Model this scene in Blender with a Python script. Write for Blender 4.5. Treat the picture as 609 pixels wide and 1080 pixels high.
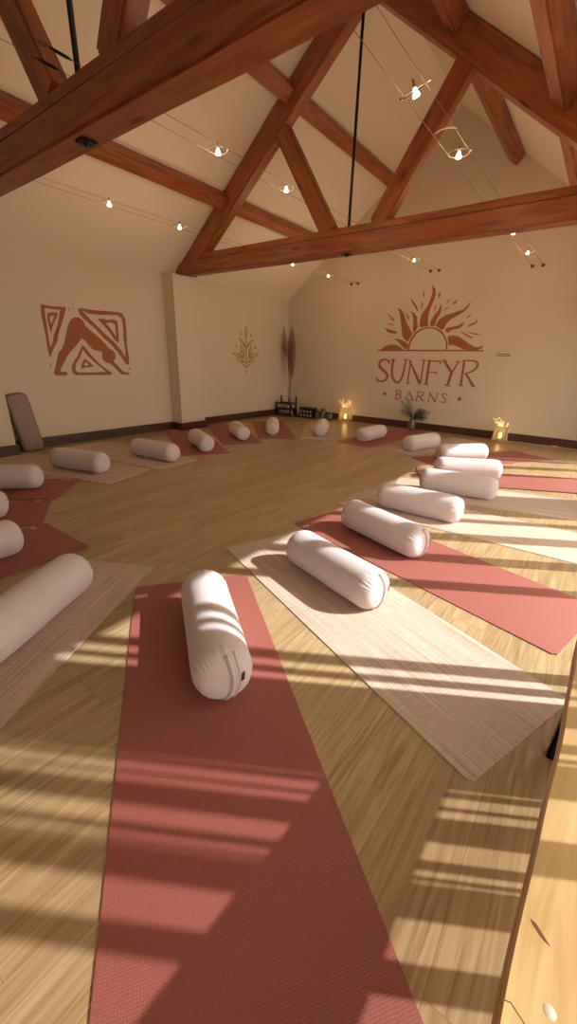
import bpy, bmesh, math, random, json
from mathutils import Vector, Matrix, noise
for o in list(bpy.data.objects): bpy.data.objects.remove(o)
C = bpy.context.scene.collection
R = math.radians
random.seed(7)

# ------------------------------------------------------------------ camera, world, sun, exposure
cam_d = bpy.data.cameras.new('camera'); cam = bpy.data.objects.new('camera', cam_d); C.objects.link(cam)
cam_d.sensor_fit = 'VERTICAL'; cam_d.sensor_height = 36.0; cam_d.lens = 421.58/1080*36; cam_d.clip_start = 0.02
_r = Vector((0.79770, 0.60244, 0.02716)); _u = Vector((-0.23650, 0.27109, 0.93305)); _w = Vector((-0.55474, 0.75072, -0.35873))
m = Matrix((_r, _u, -_w)).transposed().to_4x4(); m.translation = Vector((0, 0, 1.187)); cam.matrix_world = m
bpy.context.scene.camera = cam

world = bpy.data.worlds.new('sky'); bpy.context.scene.world = world; world.use_nodes = True
bg = world.node_tree.nodes['Background']; bg.inputs[0].default_value = (1.0, 0.88, 0.75, 1); bg.inputs[1].default_value = 5.6

SUN_AZ, SUN_EL = 31.6, 36.0
sd = bpy.data.lights.new('sun', 'SUN'); sd.energy = 11.5; sd.angle = R(0.9); sd.color = (0.95, 0.95, 0.95)
sun = bpy.data.objects.new('sun', sd); C.objects.link(sun)
sdir = Vector((math.cos(R(SUN_AZ))*math.cos(R(SUN_EL)), math.sin(R(SUN_AZ))*math.cos(R(SUN_EL)), math.sin(R(SUN_EL))))
sun.rotation_euler = sdir.to_track_quat('Z', 'Y').to_euler(); sun.location = sdir*12

vs = bpy.context.scene.view_settings
vs.view_transform = 'Standard'; vs.look = 'None'; vs.gamma = 1; vs.use_curve_mapping = False; vs.exposure = 0.0

# ------------------------------------------------------------------ helpers
def tag(o, label=None, cat=None, group=None, kind=None):
    if label: o['label'] = label
    if cat: o['category'] = cat
    if group: o['group'] = group
    if kind: o['kind'] = kind
    return o
def empty(name, loc=(0, 0, 0), rz=0.0):
    o = bpy.data.objects.new(name, None); C.objects.link(o); o.location = loc; o.rotation_euler = (0, 0, rz); o.empty_display_size = .1
    return o
def link(name, bm, mat, parent=None, smooth=False, mtx=None):
    me = bpy.data.meshes.new(name); bmesh.ops.recalc_face_normals(bm, faces=bm.faces); bm.to_mesh(me); bm.free()
    if mat: me.materials.append(mat)
    if smooth:
        for p in me.polygons: p.use_smooth = True
    o = bpy.data.objects.new(name, me); C.objects.link(o)
    if parent: o.parent = parent
    if mtx is not None: o.matrix_local = mtx
    return o
def box(bm, x0, x1, y0, y1, z0, z1, bev=0.0):
    v = [bm.verts.new(p) for p in ((x0,y0,z0),(x1,y0,z0),(x1,y1,z0),(x0,y1,z0),(x0,y0,z1),(x1,y0,z1),(x1,y1,z1),(x0,y1,z1))]
    fs = [bm.faces.new([v[i] for i in f]) for f in ((0,3,2,1),(4,5,6,7),(0,1,5,4),(1,2,6,5),(2,3,7,6),(3,0,4,7))]
    if bev:
        es = list({e for f in fs for e in f.edges}); bmesh.ops.bevel(bm, geom=es, offset=bev, segments=2, affect='EDGES')
def prism(bm, pts, vec):
    a = [bm.verts.new(p) for p in pts]; b = [bm.verts.new(Vector(p)+Vector(vec)) for p in pts]
    bm.faces.new(a); bm.faces.new(b[::-1]); n = len(a)
    for i in range(n): bm.faces.new((a[i], b[i], b[(i+1)%n], a[(i+1)%n]))
def tube(bm, pts, r, seg=8, cap=True):
    pts = [Vector(p) for p in pts]; rs = r if isinstance(r, (list, tuple)) else [r]*len(pts); rings = []
    up = None
    for i, p in enumerate(pts):
        t = (pts[min(i+1, len(pts)-1)]-pts[max(i-1, 0)]).normalized()
        if up is None: up = t.orthogonal().normalized()
        up = (up - t*up.dot(t)); up = up.normalized() if up.length > 1e-6 else t.orthogonal().normalized()
        s = t.cross(up)
        rings.append([bm.verts.new(p + (up*math.cos(a)+s*math.sin(a))*rs[i]) for a in [2*math.pi*k/seg for k in range(seg)]])
    for a, b in zip(rings, rings[1:]):
        for k in range(seg): bm.faces.new((a[k], a[(k+1)%seg], b[(k+1)%seg], b[k]))
    if cap: bm.faces.new(rings[0][::-1]); bm.faces.new(rings[-1])
def lathe(bm, prof, seg=24, c=(0, 0, 0)):
    rings = []
    for r, z in prof:
        rings.append([bm.verts.new((c[0]+r*math.cos(2*math.pi*k/seg), c[1]+r*math.sin(2*math.pi*k/seg), c[2]+z)) for k in range(seg)] if r > 1e-6 else [bm.verts.new((c[0], c[1], c[2]+z))])
    for a, b in zip(rings, rings[1:]):
        for k in range(seg):
            if len(a) == 1: bm.faces.new((a[0], b[(k+1)%seg], b[k]))
            elif len(b) == 1: bm.faces.new((a[k], a[(k+1)%seg], b[0]))
            else: bm.faces.new((a[k], a[(k+1)%seg], b[(k+1)%seg], b[k]))
def flat_shape(name, loops, mat, parent, plane, pos, th=0.003):
    """filled 2D outline (further loops are holes) painted as a thin layer on a wall"""
    cu = bpy.data.curves.new('outline', 'CURVE'); cu.dimensions = '2D'; cu.fill_mode = 'BOTH'; cu.extrude = th/2
    for lp in loops:
        s = cu.splines.new('POLY'); s.points.add(len(lp)-1); s.use_cyclic_u = True
        for i, (a, b) in enumerate(lp): s.points[i].co = (a, b, 0, 1)
    t = bpy.data.objects.new('outline', cu); C.objects.link(t)
    dg = bpy.context.evaluated_depsgraph_get(); dg.update()
    me = bpy.data.meshes.new_from_object(t.evaluated_get(dg)); bpy.data.objects.remove(t); bpy.data.curves.remove(cu)
    for v in me.vertices:
        a, b, c = v.co
        v.co = (a, pos-th/2-c, b) if plane == 'far' else (pos+th/2+c, a, b)
    me.materials.clear(); me.materials.append(mat); me.name = name
    o = bpy.data.objects.new(name, me); C.objects.link(o); o.parent = parent
    return o

# ------------------------------------------------------------------ materials
def new_mat(name):
    mt = bpy.data.materials.new(name); mt.use_nodes = True; nt = mt.node_tree
    return mt, nt, nt.nodes['Principled BSDF']
def N(nt, t, **k):
    n = nt.nodes.new(t)
    for a, b in k.items(): setattr(n, a, b)
    return n
def plain(name, col, rough=.6, metal=0.0, var=.06, scale=6.0, bump=0.0, bscale=60, sheen=0.0):
    mt, nt, p = new_mat(name); L = nt.links.new
    tc = N(nt, 'ShaderNodeTexCoord'); nz = N(nt, 'ShaderNodeTexNoise'); nz.inputs['Scale'].default_value = scale; nz.inputs['Detail'].default_value = 4
    L(tc.outputs['Object'], nz.inputs['Vector'])
    r = N(nt, 'ShaderNodeValToRGB'); r.color_ramp.elements[0].position = .3; r.color_ramp.elements[1].position = .7
    r.color_ramp.elements[0].color = tuple(c*(1-var) for c in col)+(1,); r.color_ramp.elements[1].color = tuple(min(1, c*(1+var)) for c in col)+(1,)
    L(nz.outputs['Fac'], r.inputs['Fac']); L(r.outputs['Color'], p.inputs['Base Color'])
    p.inputs['Roughness'].default_value = rough; p.inputs['Metallic'].default_value = metal
    if sheen: p.inputs['Sheen Weight'].default_value = sheen
    if bump:
        n2 = N(nt, 'ShaderNodeTexNoise'); n2.inputs['Scale'].default_value = bscale; n2.inputs['Detail'].default_value = 3
        b = N(nt, 'ShaderNodeBump'); b.inputs['Strength'].default_value = bump; b.inputs['Distance'].default_value = .004
        L(tc.outputs['Object'], n2.inputs['Vector']); L(n2.outputs['Fac'], b.inputs['Height']); L(b.outputs['Normal'], p.inputs['Normal'])
    return mt
def wood(name, c0, c1, c2, scale=(1.2, 16, 16), rough=.45, bump=.25, knots=True, detail=6):
    mt, nt, p = new_mat(name); L = nt.links.new
    tc = N(nt, 'ShaderNodeTexCoord'); mp = N(nt, 'ShaderNodeMapping'); mp.inputs['Scale'].default_value = scale
    oi = N(nt, 'ShaderNodeObjectInfo'); ad = N(nt, 'ShaderNodeVectorMath', operation='ADD'); cb = N(nt, 'ShaderNodeCombineXYZ'); mu = N(nt, 'ShaderNodeMath', operation='MULTIPLY'); mu.inputs[1].default_value = 17.0
    L(oi.outputs['Random'], mu.inputs[0]); L(mu.outputs[0], cb.inputs[0]); L(mu.outputs[0], cb.inputs[1])
    L(tc.outputs['Object'], ad.inputs[0]); L(cb.outputs[0], ad.inputs[1]); L(ad.outputs[0], mp.inputs['Vector'])
    nz = N(nt, 'ShaderNodeTexNoise'); nz.inputs['Scale'].default_value = 1.6; nz.inputs['Detail'].default_value = detail; nz.inputs['Distortion'].default_value = .9
    L(mp.outputs[0], nz.inputs['Vector'])
    r = N(nt, 'ShaderNodeValToRGB'); e = r.color_ramp.elements; e[0].position = .30; e[0].color = c0+(1,); e[1].position = .72; e[1].color = c2+(1,); k = e.new(.5); k.color = c1+(1,)
    L(nz.outputs['Fac'], r.inputs['Fac']); out = r.outputs['Color']
    if knots:
        m2 = N(nt, 'ShaderNodeMapping'); m2.inputs['Scale'].default_value = (1.1, 4.5, 4.5); L(ad.outputs[0], m2.inputs['Vector'])
        vo = N(nt, 'ShaderNodeTexVoronoi'); vo.inputs['Scale'].default_value = 1.3; L(m2.outputs[0], vo.inputs['Vector'])
        r2 = N(nt, 'ShaderNodeValToRGB'); r2.color_ramp.elements[0].position = .05; r2.color_ramp.elements[0].color = (.35, .3, .28, 1); r2.color_ramp.elements[1].position = .14; r2.color_ramp.elements[1].color = (1, 1, 1, 1)
        L(vo.outputs['Distance'], r2.inputs['Fac'])
        mx = N(nt, 'ShaderNodeMix', data_type='RGBA', blend_type='MULTIPLY'); mx.inputs['Factor'].default_value = 1
        L(out, mx.inputs['A']); L(r2.outputs['Color'], mx.inputs['B']); out = mx.outputs['Result']
    L(out, p.inputs['Base Color']); p.inputs['Roughness'].default_value = rough
    b = N(nt, 'ShaderNodeBump'); b.inputs['Strength'].default_value = bump; b.inputs['Distance'].default_value = .004; L(nz.outputs['Fac'], b.inputs['Height']); L(b.outputs['Normal'], p.inputs['Normal'])
    return mt
def glow(name, col, s):
    mt = bpy.data.materials.new(name); mt.use_nodes = True; nt = mt.node_tree; nt.nodes.clear()
    e = N(nt, 'ShaderNodeEmission'); e.inputs[0].default_value = col+(1,); e.inputs[1].default_value = s
    o = N(nt, 'ShaderNodeOutputMaterial'); nt.links.new(e.outputs[0], o.inputs[0]); return mt

def floor_mat():
    mt, nt, p = new_mat('oak_floor'); L = nt.links.new
    tc = N(nt, 'ShaderNodeTexCoord'); mp = N(nt, 'ShaderNodeMapping'); mp.inputs['Rotation'].default_value = (0, 0, R(90)); L(tc.outputs['Object'], mp.inputs['Vector'])
    br = N(nt, 'ShaderNodeTexBrick'); br.offset = .37; br.inputs['Scale'].default_value = 1; br.inputs['Brick Width'].default_value = 1.35; br.inputs['Row Height'].default_value = .17
    br.inputs['Mortar Size'].default_value = .0008; br.inputs['Mortar Smooth'].default_value = .3; br.inputs['Bias'].default_value = 0
    br.inputs['Color1'].default_value = (0, 0, 0, 1); br.inputs['Color2'].default_value = (1, 1, 1, 1); br.inputs['Mortar'].default_value = (.5, .5, .5, 1)
    L(mp.outputs[0], br.inputs['Vector'])
    # grain, shifted per board
    sc = N(nt, 'ShaderNodeVectorMath', operation='SCALE'); sc.inputs['Scale'].default_value = 5.0; L(br.outputs['Color'], sc.inputs[0])
    ad = N(nt, 'ShaderNodeVectorMath', operation='ADD'); L(mp.outputs[0], ad.inputs[0]); L(sc.outputs[0], ad.inputs[1])
    m2 = N(nt, 'ShaderNodeMapping'); m2.inputs['Scale'].default_value = (1.8, 34, 34); L(ad.outputs[0], m2.inputs['Vector'])
    nz = N(nt, 'ShaderNodeTexNoise'); nz.inputs['Scale'].default_value = 1.5; nz.inputs['Detail'].default_value = 7; nz.inputs['Distortion'].default_value = 1.2; L(m2.outputs[0], nz.inputs['Vector'])
    r = N(nt, 'ShaderNodeValToRGB'); e = r.color_ramp.elements
    e[0].position = .28; e[0].color = FL0+(1,); e[1].position = .72; e[1].color = FL2+(1,); k = e.new(.5); k.color = FL1+(1,)
    L(nz.outputs['Fac'], r.inputs['Fac'])
    r3 = N(nt, 'ShaderNodeValToRGB'); r3.color_ramp.elements[0].color = (.90, .89, .88, 1); r3.color_ramp.elements[1].color = (1.08, 1.08, 1.08, 1); L(br.outputs['Color'], r3.inputs['Fac'])
    mx = N(nt, 'ShaderNodeMix', data_type='RGBA', blend_type='MULTIPLY'); mx.inputs['Factor'].default_value = 1; L(r.outputs['Color'], mx.inputs['A']); L(r3.outputs['Color'], mx.inputs['B'])
    m3 = N(nt, 'ShaderNodeMix', data_type='RGBA'); L(br.outputs['Fac'], m3.inputs['Factor']); L(mx.outputs['Result'], m3.inputs['A']); m3.inputs['B'].default_value = (.22, .14, .075, 1)
    L(m3.outputs['Result'], p.inputs['Base Color']); p.inputs['Roughness'].default_value = .33; p.inputs['Specular IOR Level'].default_value = .3
    b = N(nt, 'ShaderNodeBump'); b.inputs['Strength'].default_value = .15; b.inputs['Distance'].default_value = .002; L(nz.outputs['Fac'], b.inputs['Height']); L(b.outputs['Normal'], p.inputs['Normal'])
    return mt
FL0, FL1, FL2 = (.265, .165, .082), (.38, .26, .138), (.47, .343, .20)

def mat_red():
    mt, nt, p = new_mat('terracotta_rubber'); L = nt.links.new
    tc = N(nt, 'ShaderNodeTexCoord'); vo = N(nt, 'ShaderNodeTexVoronoi'); vo.inputs['Scale'].default_value = 170; vo.inputs['Randomness'].default_value = .15; L(tc.outputs['Object'], vo.inputs['Vector'])
    r = N(nt, 'ShaderNodeValToRGB'); r.color_ramp.elements[0].color = RED1+(1,); r.color_ramp.elements[1].color = RED0+(1,); r.color_ramp.elements[0].position = .2; r.color_ramp.elements[1].position = .65
    L(vo.outputs['Distance'], r.inputs['Fac']); L(r.outputs['Color'], p.inputs['Base Color']); p.inputs['Roughness'].default_value = .62; p.inputs['Specular IOR Level'].default_value = .6
    b = N(nt, 'ShaderNodeBump'); b.invert = True; b.inputs['Strength'].default_value = .35; b.inputs['Distance'].default_value = .002; L(vo.outputs['Distance'], b.inputs['Height']); L(b.outputs['Normal'], p.inputs['Normal'])
    return mt
RED0, RED1 = (.235, .064, .047), (.35, .108, .083)
def mat_tan():
    mt, nt, p = new_mat('woven_jute'); L = nt.links.new
    tc = N(nt, 'ShaderNodeTexCoord'); outs = []
    for s, seed in (((1.3, 170, 1), 0), ((120, 9, 1), 3)):
        mp = N(nt, 'ShaderNodeMapping'); mp.inputs['Scale'].default_value = s; mp.inputs['Location'].default_value = (seed, seed, 0); L(tc.outputs['Object'], mp.inputs['Vector'])
        nz = N(nt, 'ShaderNodeTexNoise'); nz.inputs['Scale'].default_value = 1.4; nz.inputs['Detail'].default_value = 3; L(mp.outputs[0], nz.inputs['Vector']); outs.append(nz)
    mm = N(nt, 'ShaderNodeMath', operation='MULTIPLY_ADD'); mm.inputs[1].default_value = .2; L(outs[1].outputs['Fac'], mm.inputs[0]); 
    m2 = N(nt, 'ShaderNodeMath', operation='MULTIPLY'); m2.inputs[1].default_value = .8; L(outs[0].outputs['Fac'], m2.inputs[0]); L(m2.outputs[0], mm.inputs[2])
    r = N(nt, 'ShaderNodeValToRGB'); e = r.color_ramp.elements; e[0].position = .38; e[0].color = TAN0+(1,); e[1].position = .62; e[1].color = TAN2+(1,); k = e.new(.5); k.color = TAN1+(1,)
    L(mm.outputs[0], r.inputs['Fac']); L(r.outputs['Color'], p.inputs['Base Color']); p.inputs['Roughness'].default_value = .75
    b = N(nt, 'ShaderNodeBump'); b.inputs['Strength'].default_value = .4; b.inputs['Distance'].default_value = .002; L(mm.outputs[0], b.inputs['Height']); L(b.outputs['Normal'], p.inputs['Normal'])
    return mt
TAN0, TAN1, TAN2 = (.36, .25, .185), (.51, .375, .29), (.64, .49, .395)

M = dict(
    wall=plain('cream_paint', (.64, .53, .405), .85, var=.015, scale=1.2, bump=.06, bscale=90),
    ceiling=plain('ceiling_paint', (.83, .71, .56), .9, var=.015, scale=1.0),
    skirting=wood('dark_skirting', (.045, .016, .008), (.075, .028, .013), (.10, .04, .02), (16, 1.2, 16), .4, knots=False),
    beam=wood('douglas_fir_stained', (.19, .047, .014), (.30, .085, .025), (.40, .13, .040), (1.3, 12, 12), .42),
    floor=floor_mat(), red=mat_red(), tan=mat_tan(),
    bolster=plain('blush_cotton', (.60, .50, .50), .9, var=.04, scale=9, bump=.25, bscale=260, sheen=.3),
    seam=plain('seam_thread', (.42, .33, .30), .9), tag=plain('black_tag', (.02, .012, .012), .6), grey_tag=plain('grey_print', (.42, .39, .37), .6),
    slab=plain('mauve_cotton', (.30, .205, .185), .9, var=.05, scale=12, bump=.2, bscale=200), piping=plain('brown_piping', (.19, .105, .08), .8),
    steel=plain('brushed_steel', (.20, .165, .13), .55, .9), iron=plain('black_iron', (.012, .012, .013), .45, .4), brass=plain('old_brass', (.32, .22, .1), .4, 1.0),
    logo=plain('rust_paint', (.34, .115, .048), .85, var=.08, scale=14), gold=plain('ochre_paint', (.40, .25, .06), .8, var=.1, scale=20),
    pine=wood('pale_pine', (.42, .25, .10), (.56, .37, .17), (.66, .47, .24), (14, 1.3, 14), .4, knots=False), edge=wood('bark_edge', (.17, .07, .03), (.28, .13, .06), (.36, .18, .08), (14, 1.3, 14), .6, knots=False),
    knot=plain('knot_brown', (.13, .05, .02), .6), plastic=plain('white_plastic', (.62, .53, .42), .45), frame=plain('frame_paint', (.10, .09, .08), .5),
    paving=plain('stone_paving', (.42, .38, .33), .9, var=.2, scale=3), leaf=plain('dried_leaf_green', (.022, .028, .014), .7, var=.3, scale=30), glassy=plain('smoky_glass', (.14, .10, .06), .15),
    plume=plain('pampas_plume', (.36, .21, .135), .95, var=.3, scale=40), darkwood=wood('black_stained_wood', (.018, .009, .006), (.03, .015, .01), (.045, .022, .014), knots=False),
    towel=plain('white_cotton', (.50, .42, .36), .95, bump=.4, bscale=120), lace=plain('warm_paper', (.50, .40, .25), .7), twig=plain('pale_twig', (.42, .29, .15), .8), cord=plain('clear_cord', (.55, .47, .38), .4),
    bulb=glow('halogen_glow', (1.0, .80, .52), 9.0), fairy=glow('fairy_glow', (1.0, .70, .25), 14.0), candle=glow('amber_glow', (1.0, .62, .18), 6.0),
)
def glass_mat(name='clear_glazing', c=(.93, .95, .94)):
    mt = bpy.data.materials.new(name); mt.use_nodes = True; nt = mt.node_tree; nt.nodes.clear()
    t = N(nt, 'ShaderNodeBsdfTransparent'); t.inputs[0].default_value = c+(1,); g = N(nt, 'ShaderNodeBsdfGlossy'); g.inputs['Roughness'].default_value = .02
    mx = N(nt, 'ShaderNodeMixShader'); mx.inputs[0].default_value = .06; o = N(nt, 'ShaderNodeOutputMaterial')
    nt.links.new(t.outputs[0], mx.inputs[1]); nt.links.new(g.outputs[0], mx.inputs[2]); nt.links.new(mx.outputs[0], o.inputs[0]); return mt
M['glass'] = glass_mat(); M['dim_glass'] = glass_mat('sun_dimming_glazing', (.70, .69, .66))  # darkening added to the nearest window's panes to weaken its sun strips

# ------------------------------------------------------------------ the room
XL, XR, YF, YB = -5.75, 0.43, 7.6, -2.2
EAVE, RIDGE, XM = 2.35, 4.76, -2.66
K = (RIDGE-EAVE)/(XM-XL)
HEAD = 1.755
def struct(name, bm, mt, parent=None):
    o = link(name, bm, mt, parent)
    if not parent: o['kind'] = 'structure'
    return o
b = bmesh.new(); box(b, XL-.15, XR+.25, YB-.15, YF+.15, -.12, 0); struct('floor', b, M['floor'])
b = bmesh.new(); box(b, XR+.25, 9, -9, 16, -.14, -.04); struct('ground', b, M['paving'])
b = bmesh.new(); box(b, XL-.15, XL, YB-.15, YF+.15, 0, EAVE+.1); struct('wall_left', b, M['wall'])
for nm, y0 in (('wall_far', YF), ('wall_back', YB-.15)):
    b = bmesh.new(); prism(b, [(XL, y0, 0), (XR, y0, 0), (XR, y0, EAVE+.03), (XM, y0, RIDGE+.05), (XL, y0, EAVE+.03)], (0, .15, 0)); struct(nm, b, M['wall'])
XRR = XM+(XM-XL)
b = bmesh.new()
prism(b, [(XL-.2, YB-.2, EAVE-.2*K), (XM, YB-.2, RIDGE), (XM, YB-.2, RIDGE+.15), (XL-.2, YB-.2, EAVE-.2*K+.15)], (0, YF-YB+.4, 0))
prism(b, [(XRR+.2, YB-.2, EAVE-.2*K), (XM, YB-.2, RIDGE), (XM, YB-.2, RIDGE+.15), (XRR+.2, YB-.2, EAVE-.2*K+.15)], (0, YF-YB+.4, 0))
struct('ceiling', b, M['ceiling'])
# glazed wall on the right: solid above the head, piers between three glazed doorways
# dark intervals along the wall: posts and mullions, plus unseen slim bars shaped to cast the light strips
WIN = [
    (-1.55, 1.31, [(-1.02, -.93), (-.45, -.37), (.02, .10), (.735, .80), (.885, .97), (.978, .988), (1.002, 1.03), (1.08, 1.157), (1.18, 1.195), (1.225, 1.25)], 'dim_glass'),
    (1.712, 4.14, [(1.727, 1.775), (1.815, 1.89), (2.60, 2.71), (2.99, 3.13), (3.41, 3.57), (3.84, 3.945)], 'glass'),
    (4.76, 6.84, [(5.63, 5.73), (6.10, 6.28), (6.61, 6.74)], 'glass')]
b = bmesh.new()
box(b, XR, XR+.06, YB, YF, HEAD, EAVE+.02)
ys = [YB]+[v for w in WIN for v in w[:2]]+[YF]
for i in range(0, len(ys), 2): box(b, XR, XR+.06, ys[i], ys[i+1], 0, HEAD)
struct('wall_right', b, M['wall'])
for n, (y0, y1, ms, gl) in enumerate(WIN):
    b = bmesh.new()
    box(b, XR+.005, XR+.045, y0, y1, 0, .05); box(b, XR+.005, XR+.045, y0, y1, HEAD-.03, HEAD)
    for a, c in ms:
        dp = .042 if c-a > .06 else .012
        p_, q_ = a+(.035+dp)*.62, c+.035*.62
        box(b, XR+.005, XR+.005+dp, min(p_, q_-.006), q_, .05, HEAD-.03)
    f = struct('window_%d' % (n+1), b, M['frame'])
    g = bmesh.new(); box(g, XR+.022, XR+.026, y0, y1, .05, HEAD-.03); link('pane', g, M[gl], f)
# columns carrying the trusses
COLS = [(1.36, 1.86), (4.37, 4.87)]
for i, (a, c) in enumerate(COLS):
    b = bmesh.new(); box(b, XL, -5.50, a, c, 0, 2.32); struct('wall_pier', b, M['wall'])
b = bmesh.new(); SK = .125
prev = YB
for a, c in COLS:
    box(b, XL, XL+.022, prev, a, 0, SK); box(b, XL, -5.478, a-.022, a, 0, SK); box(b, -5.50, -5.478, a, c, 0, SK); box(b, XL, -5.478, c, c+.022, 0, SK); prev = c+.022
box(b, XL, XL+.022, prev, YF, 0, SK); struct('baseboard_left', b, M['skirting'])
b = bmesh.new(); box(b, XL+.022, XR, YF-.022, YF, 0, SK); struct('baseboard_far', b, M['skirting'])

# ------------------------------------------------------------------ roof timbers
def beam(name, p0, p1, wid, dep, parent, side=Vector((0, 1, 0)), rough=.004, mt=None, bev=.012, pre=None):
    """solid timber whose own X runs along its length; wid across `side`, dep across the third axis"""
    p0, p1 = Vector(p0), Vector(p1); x = (p1-p0); L = x.length; x.normalize(); y = (side-x*side.dot(x)).normalized(); z = x.cross(y)
    bm = bmesh.new(); box(bm, 0, L, -wid/2, wid/2, -dep/2, dep/2)
    bmesh.ops.bevel(bm, geom=list(bm.edges), offset=bev, segments=2, affect='EDGES')
    n = max(2, int(L/.22))
    for i in range(1, n):
        bmesh.ops.bisect_plane(bm, geom=list(bm.verts)+list(bm.edges)+list(bm.faces), plane_co=(L*i/n, 0, 0), plane_no=(1, 0, 0))
    sd_ = random.random()*50
    for v in bm.verts:
        k = noise.noise(Vector((v.co.x*1.3+sd_, v.co.y*4, v.co.z*4)))*rough*1.6; d = Vector((0, v.co.y, v.co.z)); v.co += d.normalized()*k if d.length else Vector()
    mx = Matrix((x, y, z)).transposed().to_4x4(); mx.translation = p0
    return link(name, bm, mt or M['beam'], parent, mtx=(pre @ mx) if pre is not None else mx)
def roofz(x): return EAVE+K*(x-XL) if x < XM else EAVE+K*(XRR-x)
def truss(yf, label):
    t = empty('roof_truss', (XM, yf+.09, 2.33)); T = Matrix.Translation(-Vector(t.location))
    tag(t, label, 'roof truss', 'timber roof trusses')
    def pb(name, a, c, w, d): 
        return beam(name, a, c, w, d, t, pre=T)
    yc = yf+.09
    pb('tie_beam', (XL+.06, yc, 2.412), (XRR-.06, yc, 2.412), .18, .175)
    pb('upper_tie', (XL+.07, yc+.006, 2.537), (XRR-.07, yc+.006, 2.537), .155, .078)
    s = Vector((1, 0, K)).normalized(); nn = Vector((K, 0, -1)).normalized(); D = .25
    for sg in (-1, 1):
        def P(x, off):  # point below the left slope, mirrored
            q = Vector((x, yc, EAVE+K*(x-XL)))+nn*off; return (q.x if sg < 0 else 2*XM-q.x, yc, q.z)
        pb('principal_rafter', P(XL+.19, D/2+.004), P(XM-.03-D/2*nn.x, D/2+.004), .155, D)
        pb('strut', (XM+sg*.30, yc, 2.55), (XM+sg*1.03, yc, 3.66), .13, .19)
    b = bmesh.new(); tube(b, [(XM-.06, yc, 2.3), (XM-.06, yc, 4.55)], .016, 10); o = link('king_rod', b, M['iron'], t, True); o.matrix_local = T
    b = bmesh.new(); box(b, XM-.105, XM-.015, yc-.045, yc+.045, 2.316, 2.328, .003); lathe(b, [(0, -.012), (.014, -.012), (.014, 0), (0, 0)], 6, (XM-.06, yc, 2.316)); o = link('bolt_plate', b, M['iron'], t); o.matrix_local = T
    return t
truss(1.52, 'nearer roof truss, its huge tie beam crossing the upper left of the picture')
truss(4.58, 'farther roof truss with tie beam above the sun logo, framed by two diagonal struts')
PL = [  # (x of lower inner corner, slope side, label)
    (-4.68, -1, 'lower purlin on the left slope'), (-3.62, -1, 'upper purlin on the left slope'), (-1.70, 1, 'upper purlin on the right slope'), (-.72, 1, 'lower purlin on the right slope')]
for x, sg, lb in PL:
    for (ya, yb, where) in ((YB, 1.53, 'behind the nearer truss'), (1.69, 4.59, 'between the two trusses'), (4.75, YF, 'between the farther truss and the logo wall')):
        z = roofz(x); nn = Vector((K*(-sg), 0, -1)).normalized()
        if sg < 0: nn = Vector((K, 0, -1)).normalized()
        else: nn = Vector((-K, 0, -1)).normalized()
        c = Vector((x, 0, z))+nn*.085
        if where.startswith('behind') : continue
        o = beam('roof_purlin', (c.x, ya+.0, c.z), (c.x, yb, c.z), .155, .15, None, side=Vector((1, 0, K if sg < 0 else -K)).normalized())
        tag(o, 'stained timber %s, %s' % (lb, where), 'purlin', 'roof purlins')

# ------------------------------------------------------------------ low-voltage lamps on wires
CAB = [(-4.21, 2.535, 'left'), (-2.71, 2.62, 'middle'), (-1.19, 2.555, 'right')]
for x, z, nm in CAB:
    t = empty('lighting_cable', (x, YF, z)); tag(t, 'pair of thin steel lighting wires, %s of the three runs, ending on the logo wall' % nm, 'cable', 'steel lighting wires')
    for s in (-1, 1):
        b = bmesh.new(); tube(b, [(s*.07, -.05, 0), (s*.07, YB-YF, .0)], .0016, 6); link('wire', b, M['steel'], t, True)
        b = bmesh.new(); lathe(b, [(0, 0), (.022, 0), (.024, .006), (.01, .012), (.008, .03), (.014, .035), (.014, .055), (0, .06)], 14); o = link('wall_anchor', b, M['steel'], t, True); o.rotation_euler = (R(90), 0, 0); o.location = (s*.07, 0, 0)
        if nm == 'middle':
            b = bmesh.new(); tube(b, [(s*.07, -6.18, 0), (s*.07, -6.15, 0), (s*.07, -6.09, 0), (s*.07, -6.06, 0)], [.003, .008, .008, .003], 8); link('turnbuckle', b, M['iron'], t, True)
            b = bmesh.new(); tube(b, [(s*.07+.018*math.cos(a), -6.21+.018*math.sin(a), 0) for a in [k*math.pi/6 for k in range(12)]], .003, 6); link('hook', b, M['steel'], t, True)
    if nm == 'right':
        b = bmesh.new(); tube(b, [(.07-.14*k/6, -4.42-.03*math.sin(math.pi*k/6), .014) for k in range(7)], .004, 6); link('bridge_clip', b, M['plastic'], t, True)
def make_lamp():
    t = empty('cable_lamp')
    b = bmesh.new(); tube(b, [(.068*math.cos(a), .068*math.sin(a), 0) for a in [R(20)+R(320)*k/36 for k in range(37)]], .0028, 6)
    tube(b, [(.068*math.cos(R(20)), .068*math.sin(R(20)), 0), (.082, .016, .0), (.086, .008, .004)], .004, 6); tube(b, [(-.068, 0, 0), (-.08, -.01, .003)], .006, 6)
    link('ring', b, M['steel'], t, True)
    b = bmesh.new(); tube(b, [(-.03, .061, 0), (-.012, .03, .012), (0, .0, .028)], .0025, 6); lathe(b, [(0, .05), (.006, .045), (.007, .02), (.004, .012), (0, .01)], 10); link('holder', b, M['brass'], t, True)
    b = bmesh.new(); lathe(b, [(.0, .014), (.007, .012), (.011, 0), (.019, -.018), (.021, -.026), (.014, -.030), (0, -.031)], 16); link('bulb', b, M['bulb'], t, True)
    return t
proto = make_lamp(); first = True
WH = {2.65: 'nearest lit', 3.49: 'second nearest', 5.62: 'second farthest', 6.65: 'farthest'}
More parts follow.
